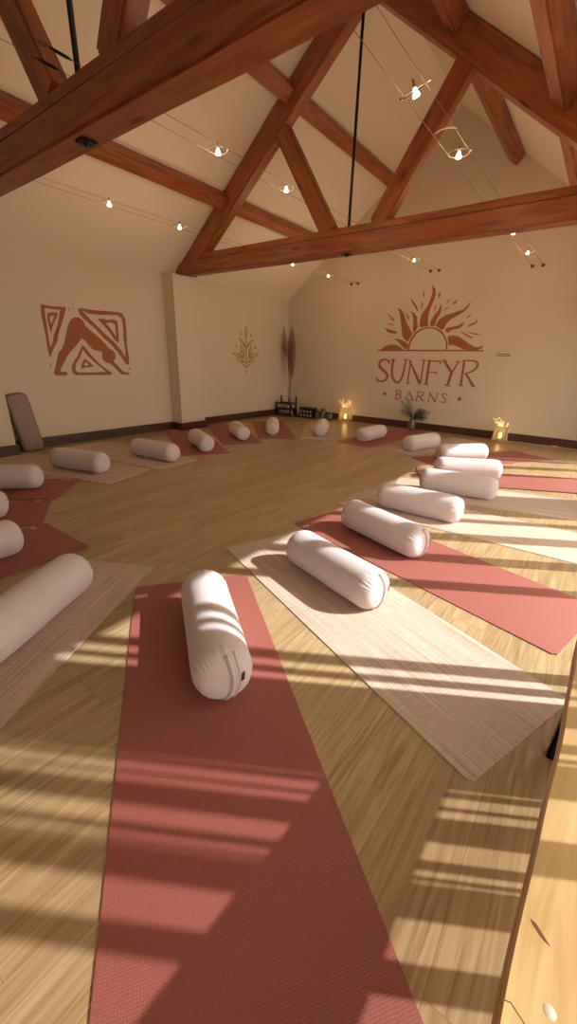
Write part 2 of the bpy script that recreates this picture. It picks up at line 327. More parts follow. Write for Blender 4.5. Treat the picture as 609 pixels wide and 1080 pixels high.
for x, z, nm in CAB:
    for y in (2.65, 3.49, 5.62, 6.65):
        if first: t = proto; first = False
        else:
            t = proto.copy(); C.objects.link(t)
            for ch in proto.children:
                c = ch.copy(); C.objects.link(c); c.parent = t
        t.location = (x, y, z); t.rotation_euler = (0, 0, random.uniform(-.5, .5) if y != 2.65 else .25)
        if nm == 'right' and y == 2.65: t.rotation_euler = (.55, -.35, .2)
        where = {2.65: 'nearest the camera', 3.49: 'just before the farther truss', 5.62: 'just behind the farther tie beam', 6.65: 'closest to the logo wall'}[y]
        tag(t, 'halogen lamp in wire ring, %s cable, %s' % (nm, where), 'lamp', 'halogen lamps on the cables')
        ld = bpy.data.lights.new('halogen', 'POINT'); ld.energy = 2.6; ld.color = (1, .68, .36); ld.shadow_soft_size = .03
        lo = bpy.data.objects.new('halogen_light', ld); C.objects.link(lo); lo.parent = t; lo.location = (0, 0, -.06)

# ------------------------------------------------------------------ painted murals
TR = json.loads('''{"sun":{"band":[[[-3.611,1.389],[-1.72,1.403],[-1.718,1.38],[-3.608,1.363]]],"ray":[[[-3.545,1.386],[-3.476,1.446],[-3.368,1.479],[-3.257,1.476],[-3.162,1.445],[-3.101,1.394]],[[-3.317,1.572],[-3.234,1.578],[-3.14,1.552],[-3.045,1.508],[-3.015,1.471],[-3.027,1.401],[-3.086,1.414],[-3.167,1.486],[-3.229,1.54]],[[-3.318,2.087],[-3.223,2.059],[-3.163,1.981],[-3.104,1.858],[-3.026,1.744],[-2.958,1.657],[-2.986,1.611],[-3.03,1.527],[-3.088,1.559],[-3.15,1.628],[-3.186,1.783],[-3.228,1.938],[-3.262,2.036]],[[-3.066,2.029],[-2.987,2.002],[-2.923,1.94],[-2.904,1.853],[-2.878,1.771],[-2.9,1.729],[-2.939,1.669],[-2.967,1.743],[-2.975,1.87],[-3.005,1.967]],[[-2.721,2.422],[-2.659,2.348],[-2.639,2.263],[-2.662,2.165],[-2.698,2.067],[-2.715,1.966],[-2.714,1.878],[-2.692,1.774],[-2.764,1.769],[-2.839,1.759],[-2.857,1.852],[-2.841,1.97],[-2.77,2.07],[-2.722,2.183],[-2.701,2.295]],[[-2.53,2.131],[-2.503,2.044],[-2.521,1.959],[-2.563,1.883],[-2.579,1.786],[-2.619,1.773],[-2.667,1.785],[-2.665,1.856],[-2.615,1.948],[-2.562,2.018],[-2.539,2.074]],[[-2.051,2.148],[-2.065,2.062],[-2.133,1.982],[-2.242,1.922],[-2.34,1.868],[-2.391,1.803],[-2.408,1.734],[-2.455,1.711],[-2.527,1.759],[-2.569,1.783],[-2.529,1.873],[-2.415,1.947],[-2.282,1.979],[-2.153,2.016],[-2.09,2.074]],[[-2.1,1.833],[-2.113,1.768],[-2.178,1.73],[-2.268,1.714],[-2.324,1.68],[-2.352,1.663],[-2.393,1.716],[-2.361,1.75],[-2.275,1.76],[-2.187,1.778]],[[-2.329,1.616],[-2.237,1.627],[-2.142,1.606],[-2.057,1.556],[-1.972,1.499],[-1.875,1.453],[-1.799,1.442],[-1.737,1.477],[-1.745,1.431],[-1.815,1.402],[-1.969,1.4],[-2.047,1.411],[-2.129,1.445],[-2.228,1.48],[-2.296,1.474]]],"spark":[[[-3.508,1.771],[-3.45,1.751],[-3.362,1.724],[-3.26,1.698],[-3.271,1.666],[-3.355,1.667],[-3.45,1.694]],[[-3.078,2.236],[-3.019,2.183],[-2.948,2.107],[-2.903,2.011],[-2.937,2.033],[-3.003,2.115],[-3.052,2.176]],[[-2.864,2.347],[-2.836,2.289],[-2.836,2.223],[-2.86,2.276]],[[-2.864,2.146],[-2.843,2.16],[-2.849,2.073],[-2.87,2.03]],[[-3.47,2.001],[-3.339,1.91],[-3.351,1.898],[-3.479,1.983]],[[-3.443,1.929],[-3.329,1.892],[-3.334,1.876],[-3.433,1.913]],[[-3.469,1.845],[-3.337,1.817],[-3.343,1.802],[-3.459,1.826]],[[-2.38,2.198],[-2.412,2.133],[-2.451,2.107],[-2.42,2.162]],[[-2.261,2.17],[-2.282,2.122],[-2.346,2.086],[-2.324,2.135]],[[-2.378,2.076],[-2.421,2.038],[-2.465,2.0],[-2.442,2.05]],[[-2.588,2.299],[-2.571,2.231],[-2.585,2.198],[-2.598,2.261]],[[-2.601,2.125],[-2.611,2.049],[-2.635,1.992],[-2.633,2.064]],[[-1.888,1.869],[-1.902,1.809],[-1.977,1.774],[-2.055,1.745],[-2.009,1.789],[-1.933,1.821]],[[-2.154,1.678],[-2.077,1.671],[-1.995,1.625],[-1.916,1.596],[-1.927,1.579],[-2.005,1.602],[-2.079,1.648]],[[-2.05,1.682],[-1.928,1.664],[-1.791,1.629],[-1.893,1.632]],[[-1.997,1.961],[-2.044,1.901],[-2.083,1.869],[-2.061,1.913]],[[-3.152,2.026],[-3.07,1.939],[-3.057,1.866],[-3.101,1.934]],[[-2.589,2.246],[-2.553,2.314],[-2.564,2.225]],[[-3.332,1.635],[-3.421,1.611],[-3.348,1.616]]],"arc":[[[-3.019,1.395],[-3.012,1.496],[-2.976,1.589],[-2.913,1.681],[-2.82,1.74],[-2.691,1.768],[-2.558,1.754],[-2.446,1.693],[-2.36,1.598],[-2.319,1.504],[-2.299,1.403],[-2.328,1.402],[-2.344,1.498],[-2.384,1.587],[-2.461,1.67],[-2.567,1.73],[-2.687,1.744],[-2.803,1.716],[-2.889,1.656],[-2.945,1.571],[-2.978,1.484],[-2.984,1.395]]]},"sunfyr":{"S":[[[-3.333,1.153],[-3.334,1.157],[-3.338,1.165],[-3.345,1.176],[-3.354,1.193],[-3.37,1.208],[-3.391,1.219],[-3.415,1.227],[-3.444,1.231],[-3.472,1.229],[-3.498,1.222],[-3.523,1.21],[-3.546,1.193],[-3.563,1.172],[-3.571,1.147],[-3.57,1.121],[-3.561,1.094],[-3.545,1.069],[-3.524,1.045],[-3.497,1.024],[-3.467,1.006],[-3.442,0.99],[-3.42,0.973],[-3.4,0.957],[-3.385,0.943],[-3.377,0.931],[-3.375,0.918],[-3.378,0.902],[-3.388,0.882],[-3.401,0.865],[-3.416,0.853],[-3.433,0.843],[-3.454,0.837],[-3.473,0.835],[-3.491,0.836],[-3.507,0.841],[-3.525,0.851],[-3.54,0.858],[-3.55,0.863],[-3.555,0.866],[-3.57,0.846],[-3.565,0.842],[-3.556,0.836],[-3.542,0.827],[-3.522,0.814],[-3.498,0.806],[-3.472,0.802],[-3.444,0.804],[-3.416,0.811],[-3.39,0.823],[-3.368,0.839],[-3.35,0.86],[-3.335,0.886],[-3.328,0.913],[-3.331,0.94],[-3.343,0.966],[-3.363,0.988],[-3.384,1.007],[-3.409,1.026],[-3.436,1.045],[-3.464,1.062],[-3.485,1.078],[-3.502,1.094],[-3.514,1.11],[-3.521,1.127],[-3.523,1.141],[-3.52,1.154],[-3.511,1.167],[-3.496,1.18],[-3.479,1.19],[-3.461,1.196],[-3.442,1.198],[-3.42,1.197],[-3.402,1.193],[-3.388,1.187],[-3.378,1.178],[-3.369,1.166],[-3.361,1.155],[-3.355,1.148],[-3.352,1.145]],[[-3.354,1.222],[-3.35,1.129],[-3.331,1.129],[-3.335,1.221]],[[-3.584,0.888],[-3.566,0.799],[-3.546,0.802],[-3.564,0.891]]],"U":[[[-3.293,1.22],[-3.293,1.21],[-3.294,1.19],[-3.296,1.16],[-3.298,1.12],[-3.298,1.081],[-3.297,1.042],[-3.294,1.005],[-3.289,0.968],[-3.279,0.933],[-3.264,0.899],[-3.245,0.867],[-3.22,0.837],[-3.194,0.815],[-3.166,0.802],[-3.135,0.799],[-3.107,0.807],[-3.084,0.824],[-3.066,0.848],[-3.052,0.877],[-3.042,0.913],[-3.033,0.955],[-3.026,1.005],[-3.019,1.062],[-3.014,1.126],[-3.01,1.173],[-3.008,1.205],[-3.007,1.22],[-3.036,1.225],[-3.037,1.209],[-3.041,1.178],[-3.045,1.13],[-3.052,1.067],[-3.059,1.011],[-3.067,0.962],[-3.076,0.922],[-3.087,0.889],[-3.099,0.865],[-3.112,0.848],[-3.127,0.839],[-3.142,0.835],[-3.155,0.836],[-3.17,0.844],[-3.189,0.861],[-3.209,0.886],[-3.225,0.913],[-3.237,0.942],[-3.245,0.973],[-3.249,1.006],[-3.252,1.041],[-3.252,1.078],[-3.251,1.116],[-3.249,1.155],[-3.247,1.184],[-3.245,1.204],[-3.245,1.214]],[[-3.306,1.213],[-3.217,1.208],[-3.217,1.228],[-3.307,1.232]],[[-3.066,1.219],[-2.978,1.208],[-2.977,1.227],[-3.065,1.238]]],"N":[[[-2.94,1.213],[-2.949,0.821],[-2.924,0.819],[-2.915,1.211]],[[-2.969,1.212],[-2.726,0.801],[-2.675,0.826],[-2.944,1.223]],[[-2.696,1.213],[-2.707,0.822],[-2.682,0.819],[-2.672,1.21]],[[-2.727,1.214],[-2.651,1.203],[-2.65,1.222],[-2.727,1.233]],[[-2.965,0.809],[-2.885,0.806],[-2.886,0.826],[-2.966,0.829]]],"F":[[[-2.605,1.217],[-2.612,0.815],[-2.567,0.811],[-2.561,1.212]],[[-2.63,1.205],[-2.377,1.196],[-2.379,1.218],[-2.632,1.227]],[[-2.389,1.221],[-2.393,1.166],[-2.374,1.162],[-2.37,1.218]],[[-2.587,1.016],[-2.425,1.01],[-2.427,1.029],[-2.588,1.035]],[[-2.438,1.045],[-2.44,0.995],[-2.423,0.993],[-2.422,1.043]],[[-2.631,0.804],[-2.534,0.8],[-2.535,0.819],[-2.631,0.824]]],"Y":[[[-2.348,1.214],[-2.186,1.017],[-2.15,1.042],[-2.31,1.239]],[[-2.09,1.214],[-2.181,1.037],[-2.155,1.023],[-2.07,1.203]],[[-2.192,1.047],[-2.225,0.821],[-2.18,0.811],[-2.148,1.037]],[[-2.367,1.22],[-2.283,1.216],[-2.285,1.234],[-2.369,1.238]],[[-2.131,1.208],[-2.048,1.198],[-2.049,1.216],[-2.131,1.225]],[[-2.248,0.807],[-2.15,0.804],[-2.151,0.822],[-2.249,0.826]]],"R":[[[-2.007,1.22],[-2.001,0.831],[-1.963,0.827],[-1.971,1.215]],[[-2.026,1.219],[-2.015,1.219],[-1.994,1.22],[-1.962,1.221],[-1.92,1.223],[-1.884,1.222],[-1.852,1.219],[-1.826,1.214],[-1.805,1.208],[-1.793,1.2],[-1.787,1.191],[-1.784,1.179],[-1.785,1.161],[-1.788,1.143],[-1.796,1.126],[-1.809,1.109],[-1.827,1.092],[-1.848,1.077],[-1.87,1.064],[-1.895,1.053],[-1.922,1.044],[-1.943,1.037],[-1.957,1.032],[-1.964,1.029],[-1.956,1.011],[-1.949,1.013],[-1.934,1.017],[-1.913,1.022],[-1.884,1.03],[-1.856,1.041],[-1.831,1.054],[-1.807,1.069],[-1.786,1.086],[-1.769,1.106],[-1.756,1.128],[-1.75,1.152],[-1.749,1.178],[-1.758,1.202],[-1.774,1.222],[-1.797,1.235],[-1.824,1.242],[-1.853,1.246],[-1.887,1.247],[-1.925,1.246],[-1.967,1.243],[-1.998,1.24],[-2.019,1.238],[-2.029,1.237]],[[-1.942,1.019],[-1.793,0.815],[-1.754,0.843],[-1.919,1.035]],[[-2.02,0.824],[-1.938,0.816],[-1.938,0.835],[-2.021,0.842]],[[-1.809,0.821],[-1.73,0.813],[-1.73,0.831],[-1.81,0.839]]]},"barns":{"B":[[[-3.132,0.668],[-3.142,0.516],[-3.123,0.514],[-3.113,0.666]],[[-3.159,0.662],[-3.153,0.662],[-3.14,0.663],[-3.121,0.664],[-3.097,0.666],[-3.078,0.665],[-3.066,0.662],[-3.059,0.657],[-3.055,0.651],[-3.054,0.645],[-3.056,0.638],[-3.06,0.631],[-3.068,0.623],[-3.077,0.616],[-3.087,0.612],[-3.096,0.609],[-3.108,0.608],[-3.117,0.607],[-3.123,0.606],[-3.126,0.605],[-3.124,0.592],[-3.121,0.592],[-3.115,0.592],[-3.106,0.592],[-3.093,0.593],[-3.079,0.596],[-3.066,0.601],[-3.054,0.609],[-3.043,0.619],[-3.035,0.631],[-3.033,0.644],[-3.036,0.657],[-3.044,0.67],[-3.059,0.678],[-3.077,0.682],[-3.099,0.683],[-3.124,0.68],[-3.143,0.678],[-3.155,0.676],[-3.161,0.675]],[[-3.125,0.592],[-3.12,0.591],[-3.11,0.591],[-3.095,0.59],[-3.076,0.59],[-3.062,0.587],[-3.052,0.583],[-3.046,0.577],[-3.043,0.57],[-3.043,0.563],[-3.044,0.556],[-3.049,0.548],[-3.057,0.539],[-3.068,0.532],[-3.082,0.527],[-3.1,0.524],[-3.122,0.523],[-3.139,0.522],[-3.15,0.521],[-3.156,0.52],[-3.155,0.506],[-3.149,0.506],[-3.138,0.506],[-3.121,0.507],[-3.097,0.507],[-3.077,0.51],[-3.059,0.516],[-3.043,0.525],[-3.032,0.537],[-3.024,0.549],[-3.021,0.562],[-3.023,0.575],[-3.03,0.588],[-3.042,0.597],[-3.057,0.603],[-3.075,0.606],[-3.095,0.606],[-3.11,0.606],[-3.12,0.606],[-3.125,0.605]]],"A":[[[-2.886,0.672],[-2.945,0.519],[-2.931,0.514],[-2.872,0.667]],[[-2.89,0.665],[-2.804,0.516],[-2.782,0.526],[-2.868,0.675]],[[-2.946,0.512],[-2.785,0.511],[-2.786,0.525],[-2.946,0.526]]],"R":[[[-2.717,0.676],[-2.736,0.514],[-2.718,0.511],[-2.699,0.673]],[[-2.736,0.669],[-2.729,0.669],[-2.715,0.669],[-2.695,0.67],[-2.668,0.671],[-2.647,0.669],[-2.632,0.665],[-2.623,0.659],[-2.618,0.652],[-2.616,0.647],[-2.617,0.641],[-2.62,0.635],[-2.628,0.627],[-2.638,0.62],[-2.65,0.614],[-2.666,0.61],[-2.684,0.607],[-2.698,0.604],[-2.708,0.602],[-2.712,0.601],[-2.709,0.588],[-2.704,0.588],[-2.695,0.59],[-2.68,0.591],[-2.661,0.594],[-2.643,0.599],[-2.628,0.605],[-2.615,0.613],[-2.604,0.623],[-2.597,0.635],[-2.596,0.648],[-2.601,0.66],[-2.611,0.672],[-2.627,0.681],[-2.646,0.685],[-2.669,0.686],[-2.697,0.685],[-2.717,0.684],[-2.731,0.683],[-2.738,0.683]],[[-2.692,0.592],[-2.601,0.502],[-2.584,0.518],[-2.674,0.607]],[[-2.753,0.509],[-2.702,0.506],[-2.702,0.516],[-2.752,0.519]]],"N":[[[-2.493,0.678],[-2.51,0.518],[-2.496,0.516],[-2.479,0.675]],[[-2.51,0.672],[-2.382,0.508],[-2.363,0.521],[-2.491,0.685]],[[-2.363,0.67],[-2.379,0.516],[-2.366,0.513],[-2.35,0.668]],[[-2.524,0.514],[-2.479,0.511],[-2.478,0.521],[-2.524,0.524]],[[-2.38,0.666],[-2.333,0.663],[-2.333,0.672],[-2.38,0.675]]],"S":[[[-2.177,0.65],[-2.178,0.652],[-2.182,0.656],[-2.188,0.662],[-2.196,0.67],[-2.206,0.677],[-2.217,0.681],[-2.23,0.683],[-2.243,0.682],[-2.254,0.679],[-2.264,0.674],[-2.271,0.666],[-2.276,0.655],[-2.277,0.643],[-2.273,0.631],[-2.265,0.619],[-2.255,0.609],[-2.244,0.6],[-2.234,0.592],[-2.222,0.584],[-2.212,0.578],[-2.206,0.572],[-2.204,0.566],[-2.203,0.559],[-2.205,0.55],[-2.209,0.542],[-2.214,0.537],[-2.221,0.533],[-2.23,0.53],[-2.24,0.53],[-2.248,0.531],[-2.256,0.534],[-2.265,0.539],[-2.272,0.543],[-2.277,0.546],[-2.279,0.547],[-2.286,0.536],[-2.284,0.534],[-2.279,0.531],[-2.272,0.527],[-2.262,0.52],[-2.251,0.516],[-2.239,0.514],[-2.227,0.514],[-2.214,0.517],[-2.203,0.522],[-2.193,0.531],[-2.187,0.542],[-2.183,0.556],[-2.184,0.569],[-2.189,0.582],[-2.199,0.593],[-2.21,0.601],[-2.221,0.609],[-2.231,0.617],[-2.24,0.625],[-2.249,0.633],[-2.254,0.639],[-2.257,0.644],[-2.257,0.649],[-2.254,0.655],[-2.251,0.66],[-2.246,0.663],[-2.238,0.665],[-2.228,0.666],[-2.22,0.666],[-2.212,0.663],[-2.205,0.659],[-2.198,0.652],[-2.191,0.647],[-2.187,0.643],[-2.185,0.642]]]},"dots":[[[-3.414,0.599],[-3.371,0.634],[-3.327,0.591],[-3.369,0.553]],[[-2.005,0.595],[-1.962,0.643],[-1.916,0.612],[-1.954,0.561]]],"yoga":{"figure":[[[2.807,1.454],[2.838,1.521],[2.881,1.581],[2.931,1.613],[2.988,1.618],[3.04,1.583],[3.065,1.523],[3.116,1.474],[3.181,1.424],[3.258,1.363],[3.325,1.3],[3.356,1.249],[3.406,1.235],[3.448,1.19],[3.45,1.128],[3.41,1.074],[3.457,1.028],[3.529,0.949],[3.568,0.927],[3.638,0.924],[3.65,0.905],[3.62,0.891],[3.508,0.897],[3.46,0.945],[3.389,1.016],[3.341,1.05],[3.278,1.066],[3.243,1.106],[3.248,1.174],[3.258,1.208],[3.197,1.206],[3.126,1.226],[3.074,1.279],[3.035,1.331],[2.993,1.365],[2.953,1.327],[2.896,1.261],[2.817,1.195],[2.757,1.131],[2.705,1.056],[2.653,0.982],[2.641,0.939],[2.718,0.939],[2.73,0.917],[2.699,0.889],[2.59,0.895],[2.553,0.908],[2.565,0.95],[2.625,1.097],[2.657,1.18],[2.699,1.213],[2.744,1.287],[2.776,1.37]]],"ring":[[[[2.536,1.723],[2.67,1.715],[2.84,1.724],[2.829,1.686],[2.782,1.573],[2.704,1.427],[2.661,1.303],[2.6,1.22],[2.539,1.112],[2.527,1.197],[2.532,1.337],[2.529,1.494],[2.524,1.628]],[[2.576,1.686],[2.665,1.683],[2.765,1.685],[2.739,1.609],[2.693,1.486],[2.632,1.383],[2.608,1.301],[2.565,1.239],[2.563,1.319],[2.567,1.458],[2.568,1.594]]],[[[2.598,1.631],[2.659,1.648],[2.725,1.646],[2.714,1.606],[2.671,1.544],[2.632,1.472],[2.603,1.405],[2.594,1.469],[2.589,1.557]],[[2.625,1.599],[2.677,1.611],[2.662,1.572],[2.624,1.511],[2.616,1.549]]],[[[2.997,1.716],[3.041,1.733],[3.155,1.724],[3.324,1.727],[3.581,1.735],[3.645,1.714],[3.671,1.645],[3.669,1.487],[3.653,1.301],[3.663,1.113],[3.647,1.036],[3.61,1.036],[3.529,1.157],[3.414,1.292],[3.299,1.387],[3.192,1.5],[3.065,1.596],[3.006,1.656]],[[3.048,1.707],[3.124,1.673],[3.267,1.671],[3.549,1.692],[3.611,1.662],[3.626,1.574],[3.61,1.392],[3.616,1.23],[3.609,1.136],[3.553,1.228],[3.448,1.343],[3.331,1.433],[3.222,1.534],[3.117,1.631]]],[[[3.25,1.621],[3.31,1.631],[3.383,1.617],[3.488,1.635],[3.543,1.613],[3.541,1.524],[3.534,1.388],[3.52,1.328],[3.471,1.362],[3.422,1.438],[3.367,1.501],[3.301,1.572]],[[3.365,1.577],[3.456,1.588],[3.5,1.565],[3.498,1.476],[3.494,1.408],[3.452,1.469],[3.408,1.526]]],[[[2.987,1.28],[3.031,1.234],[3.101,1.137],[3.197,1.038],[3.29,0.969],[3.367,0.917],[3.331,0.892],[3.075,0.893],[2.836,0.896],[2.791,0.927],[2.801,1.014],[2.843,1.079],[2.893,1.133],[2.936,1.199]],[[2.982,1.222],[3.041,1.143],[3.136,1.049],[3.238,0.969],[3.272,0.934],[3.056,0.929],[2.865,0.931],[2.837,0.96],[2.861,1.047],[2.923,1.112],[2.956,1.178]]],[[[2.983,1.107],[3.052,1.059],[3.108,1.006],[3.042,0.997],[2.969,0.992],[2.919,0.975],[2.938,1.036]],[[2.986,1.067],[3.036,1.032],[3.017,1.019],[2.968,1.014]]]],"fleck":[[[2.871,1.704],[2.892,1.722],[2.884,1.701],[2.866,1.683]],[[2.922,1.721],[2.941,1.727],[2.934,1.71]],[[2.532,1.05],[2.544,1.05],[2.532,1.003],[2.523,1.003]],[[3.641,0.988],[3.67,0.992],[3.667,0.968],[3.644,0.968]]]},"tree":{"leaf":[[[[6.235,1.512],[6.252,1.56],[6.272,1.619],[6.261,1.676],[6.243,1.716],[6.23,1.743],[6.218,1.714],[6.201,1.672],[6.191,1.614],[6.211,1.557],[6.229,1.512]],[[6.232,1.586],[6.249,1.629],[6.243,1.67],[6.231,1.708],[6.219,1.668],[6.213,1.627]]],[[[6.229,1.362],[6.203,1.406],[6.171,1.459],[6.111,1.497],[6.059,1.52],[6.024,1.534],[6.037,1.509],[6.056,1.47],[6.097,1.422],[6.166,1.387],[6.223,1.36]],[[6.161,1.418],[6.14,1.457],[6.099,1.485],[6.054,1.509],[6.077,1.474],[6.107,1.441]]],[[[6.236,1.36],[6.292,1.384],[6.361,1.416],[6.404,1.461],[6.425,1.498],[6.44,1.522],[6.404,1.508],[6.35,1.486],[6.29,1.45],[6.256,1.402],[6.23,1.363]],[[6.299,1.412],[6.352,1.433],[6.384,1.465],[6.408,1.498],[6.362,1.475],[6.32,1.449]]],[[[6.186,1.18],[6.184,1.231],[6.181,1.295],[6.143,1.35],[6.103,1.387],[6.076,1.411],[6.075,1.38],[6.072,1.334],[6.087,1.274],[6.136,1.221],[6.178,1.178]],[[6.148,1.254],[6.15,1.301],[6.124,1.341],[6.092,1.377],[6.095,1.335],[6.107,1.291]]],[[[6.312,1.181],[6.348,1.222],[6.392,1.275],[6.399,1.331],[6.39,1.373],[6.384,1.401],[6.359,1.376],[6.323,1.339],[6.292,1.285],[6.298,1.228],[6.304,1.181]],[[6.333,1.251],[6.368,1.289],[6.374,1.329],[6.372,1.368],[6.344,1.332],[6.323,1.293]]],[[[6.16,1.17],[6.106,1.202],[6.039,1.242],[5.955,1.257],[5.889,1.259],[5.845,1.261],[5.874,1.24],[5.919,1.21],[5.99,1.178],[6.082,1.17],[6.156,1.164]],[[6.056,1.198],[6.01,1.229],[5.95,1.241],[5.891,1.247],[5.936,1.222],[5.988,1.2]]],[[[6.291,1.155],[6.368,1.163],[6.465,1.174],[6.543,1.21],[6.594,1.244],[6.627,1.267],[6.578,1.263],[6.505,1.258],[6.414,1.238],[6.343,1.195],[6.288,1.16]],[[6.396,1.191],[6.468,1.197],[6.525,1.222],[6.576,1.25],[6.51,1.241],[6.445,1.226]]],[[[6.182,1.096],[6.14,1.123],[6.088,1.156],[6.02,1.166],[5.965,1.164],[5.929,1.163],[5.952,1.146],[5.987,1.119],[6.043,1.094],[6.118,1.092],[6.178,1.09]],[[6.099,1.116],[6.063,1.143],[6.015,1.15],[5.966,1.153],[6.001,1.132],[6.043,1.114]]],[[[6.29,1.095],[6.341,1.092],[6.405,1.089],[6.455,1.111],[6.486,1.135],[6.507,1.152],[6.474,1.155],[6.426,1.16],[6.367,1.154],[6.322,1.124],[6.287,1.1]],[[6.358,1.114],[6.405,1.11],[6.442,1.124],[6.474,1.143],[6.43,1.144],[6.388,1.139]]]],"stem":[[[6.221,1.561],[6.213,1.338],[6.22,1.111],[6.223,0.866],[6.231,0.866],[6.242,1.111],[6.238,1.339],[6.237,1.562]],[[6.011,1.255],[6.017,1.251],[6.03,1.244],[6.049,1.233],[6.074,1.218],[6.099,1.202],[6.122,1.183],[6.144,1.163],[6.166,1.141],[6.182,1.124],[6.193,1.113],[6.199,1.107],[6.216,1.114],[6.21,1.12],[6.199,1.131],[6.183,1.148],[6.161,1.17],[6.138,1.191],[6.113,1.21],[6.088,1.227],[6.062,1.242],[6.043,1.253],[6.03,1.261],[6.024,1.264]],[[6.46,1.265],[6.452,1.261],[6.435,1.253],[6.411,1.242],[6.378,1.226],[6.348,1.209],[6.322,1.19],[6.299,1.169],[6.281,1.147],[6.267,1.13],[6.257,1.119],[6.253,1.114],[6.27,1.108],[6.275,1.114],[6.284,1.125],[6.298,1.141],[6.316,1.163],[6.338,1.182],[6.362,1.2],[6.39,1.217],[6.423,1.232],[6.447,1.243],[6.464,1.251],[6.472,1.255]],[[6.031,1.085],[6.037,1.085],[6.05,1.086],[6.07,1.086],[6.096,1.087],[6.121,1.087],[6.144,1.086],[6.167,1.084],[6.188,1.081],[6.205,1.078],[6.216,1.076],[6.222,1.075],[6.228,1.089],[6.222,1.09],[6.211,1.091],[6.194,1.094],[6.171,1.097],[6.147,1.1],[6.122,1.101],[6.096,1.101],[6.069,1.1],[6.05,1.099],[6.037,1.099],[6.03,1.098]],[[6.446,1.106],[6.439,1.106],[6.425,1.106],[6.404,1.106],[6.376,1.105],[6.349,1.104],[6.323,1.102],[6.298,1.099],[6.274,1.095],[6.257,1.092],[6.246,1.09],[6.24,1.089],[6.246,1.075],[6.251,1.076],[6.263,1.078],[6.28,1.081],[6.302,1.085],[6.326,1.088],[6.35,1.09],[6.376,1.091],[6.404,1.092],[6.425,1.092],[6.439,1.092],[6.446,1.092]],[[6.136,1.416],[6.139,1.413],[6.147,1.405],[6.158,1.394],[6.173,1.38],[6.186,1.366],[6.196,1.353],[6.204,1.342],[6.209,1.331],[6.213,1.322],[6.216,1.317],[6.217,1.314],[6.233,1.318],[6.231,1.32],[6.229,1.326],[6.224,1.334],[6.219,1.346],[6.21,1.358],[6.2,1.371],[6.187,1.385],[6.172,1.4],[6.16,1.411],[6.153,1.419],[6.149,1.422]],[[6.322,1.424],[6.318,1.42],[6.31,1.413],[6.298,1.402],[6.282,1.387],[6.268,1.373],[6.256,1.36],[6.246,1.347],[6.237,1.335],[6.231,1.327],[6.227,1.321],[6.225,1.318],[6.24,1.314],[6.242,1.317],[6.246,1.323],[6.252,1.332],[6.26,1.343],[6.27,1.355],[6.282,1.368],[6.296,1.382],[6.312,1.396],[6.324,1.408],[6.332,1.415],[6.336,1.419]],[[6.097,1.048],[6.1,1.047],[6.106,1.044],[6.115,1.04],[6.126,1.035],[6.138,1.029],[6.15,1.022],[6.163,1.014],[6.177,1.005],[6.188,0.999],[6.196,0.994],[6.201,0.993],[6.21,0.997],[6.208,1.001],[6.204,1.007],[6.196,1.015],[6.186,1.026],[6.175,1.037],[6.163,1.046],[6.15,1.053],[6.137,1.059],[6.129,1.064],[6.123,1.067],[6.12,1.068]],[[6.336,1.069],[6.333,1.068],[6.328,1.064],[6.32,1.06],[6.309,1.054],[6.298,1.046],[6.286,1.037],[6.275,1.027],[6.263,1.015],[6.255,1.007],[6.25,1.001],[6.248,0.997],[6.257,0.993],[6.262,0.994],[6.27,0.999],[6.282,1.005],[6.297,1.015],[6.311,1.022],[6.324,1.03],[6.335,1.036],[6.345,1.042],[6.354,1.046],[6.359,1.049],[6.362,1.05]]],"dot":[[[6.085,1.632],[6.115,1.597],[6.086,1.563],[6.056,1.591]],[[6.369,1.625],[6.394,1.587],[6.369,1.556],[6.344,1.585]],[[5.957,1.406],[5.979,1.374],[5.956,1.343],[5.932,1.373]],[[6.496,1.407],[6.534,1.366],[6.5,1.342],[6.463,1.36]],[[5.968,1.467],[5.98,1.455],[5.968,1.446],[5.955,1.454]]]}}''')
t = empty('painted_logo', (0, 0, 0)); tag(t, 'rust painted rising sun above the words SUNFYR BARNS on the far wall', 'wall logo')
PF = YF-.0008
for nm, key in (('horizon_line', 'band'), ('flame_ray', 'ray'), ('spark', 'spark'), ('sun_outline', 'arc')):
    for sh in TR['sun'][key]: flat_shape(nm, [sh], M['logo'], t, 'far', PF)
def multi(name, shapes, mt, parent, plane, pos, th=.003):
    obs = [flat_shape(name, s if isinstance(s[0][0], list) else [s], mt, None, plane, pos, th+.0002*i) for i, s in enumerate(shapes)]
    bm = bmesh.new()
    for o in obs: bm.from_mesh(o.data)
    me = bpy.data.meshes.new(name); bm.to_mesh(me); bm.free(); me.materials.append(mt)
    for o in obs: bpy.data.objects.remove(o)
    o = bpy.data.objects.new(name, me); C.objects.link(o); o.parent = parent; return o
for w in ('sunfyr', 'barns'):
    for ch, st in TR[w].items(): multi('letter_'+ch.lower(), st, M['logo'], t, 'far', PF)
for d in TR['dots']: flat_shape('dot', [d], M['logo'], t, 'far', PF)
t = empty('painted_yoga_figure'); tag(t, 'rust block-print mural of a figure in downward dog among triangles on the left wall', 'mural')
for s in TR['yoga']['figure']: flat_shape('figure', [s], M['logo'], t, 'left', XL+.0008)
for s in TR['yoga']['ring']: flat_shape('triangle_outline', s, M['logo'], t, 'left', XL+.0008)
for s in TR['yoga']['fleck']: flat_shape('fleck', [s], M['logo'], t, 'left', XL+.0008)
t = empty('painted_plant'); tag(t, 'small ochre painted leafy plant emblem on the wall right of the pier', 'mural')
multi('stem', TR['tree']['stem'], M['gold'], t, 'left', XL+.0008)
for s in TR['tree']['leaf']: flat_shape('leaf', s, M['gold'], t, 'left', XL+.0008, .0045)
for s in TR['tree']['dot']: flat_shape('seed', [s], M['gold'], t, 'left', XL+.0008)

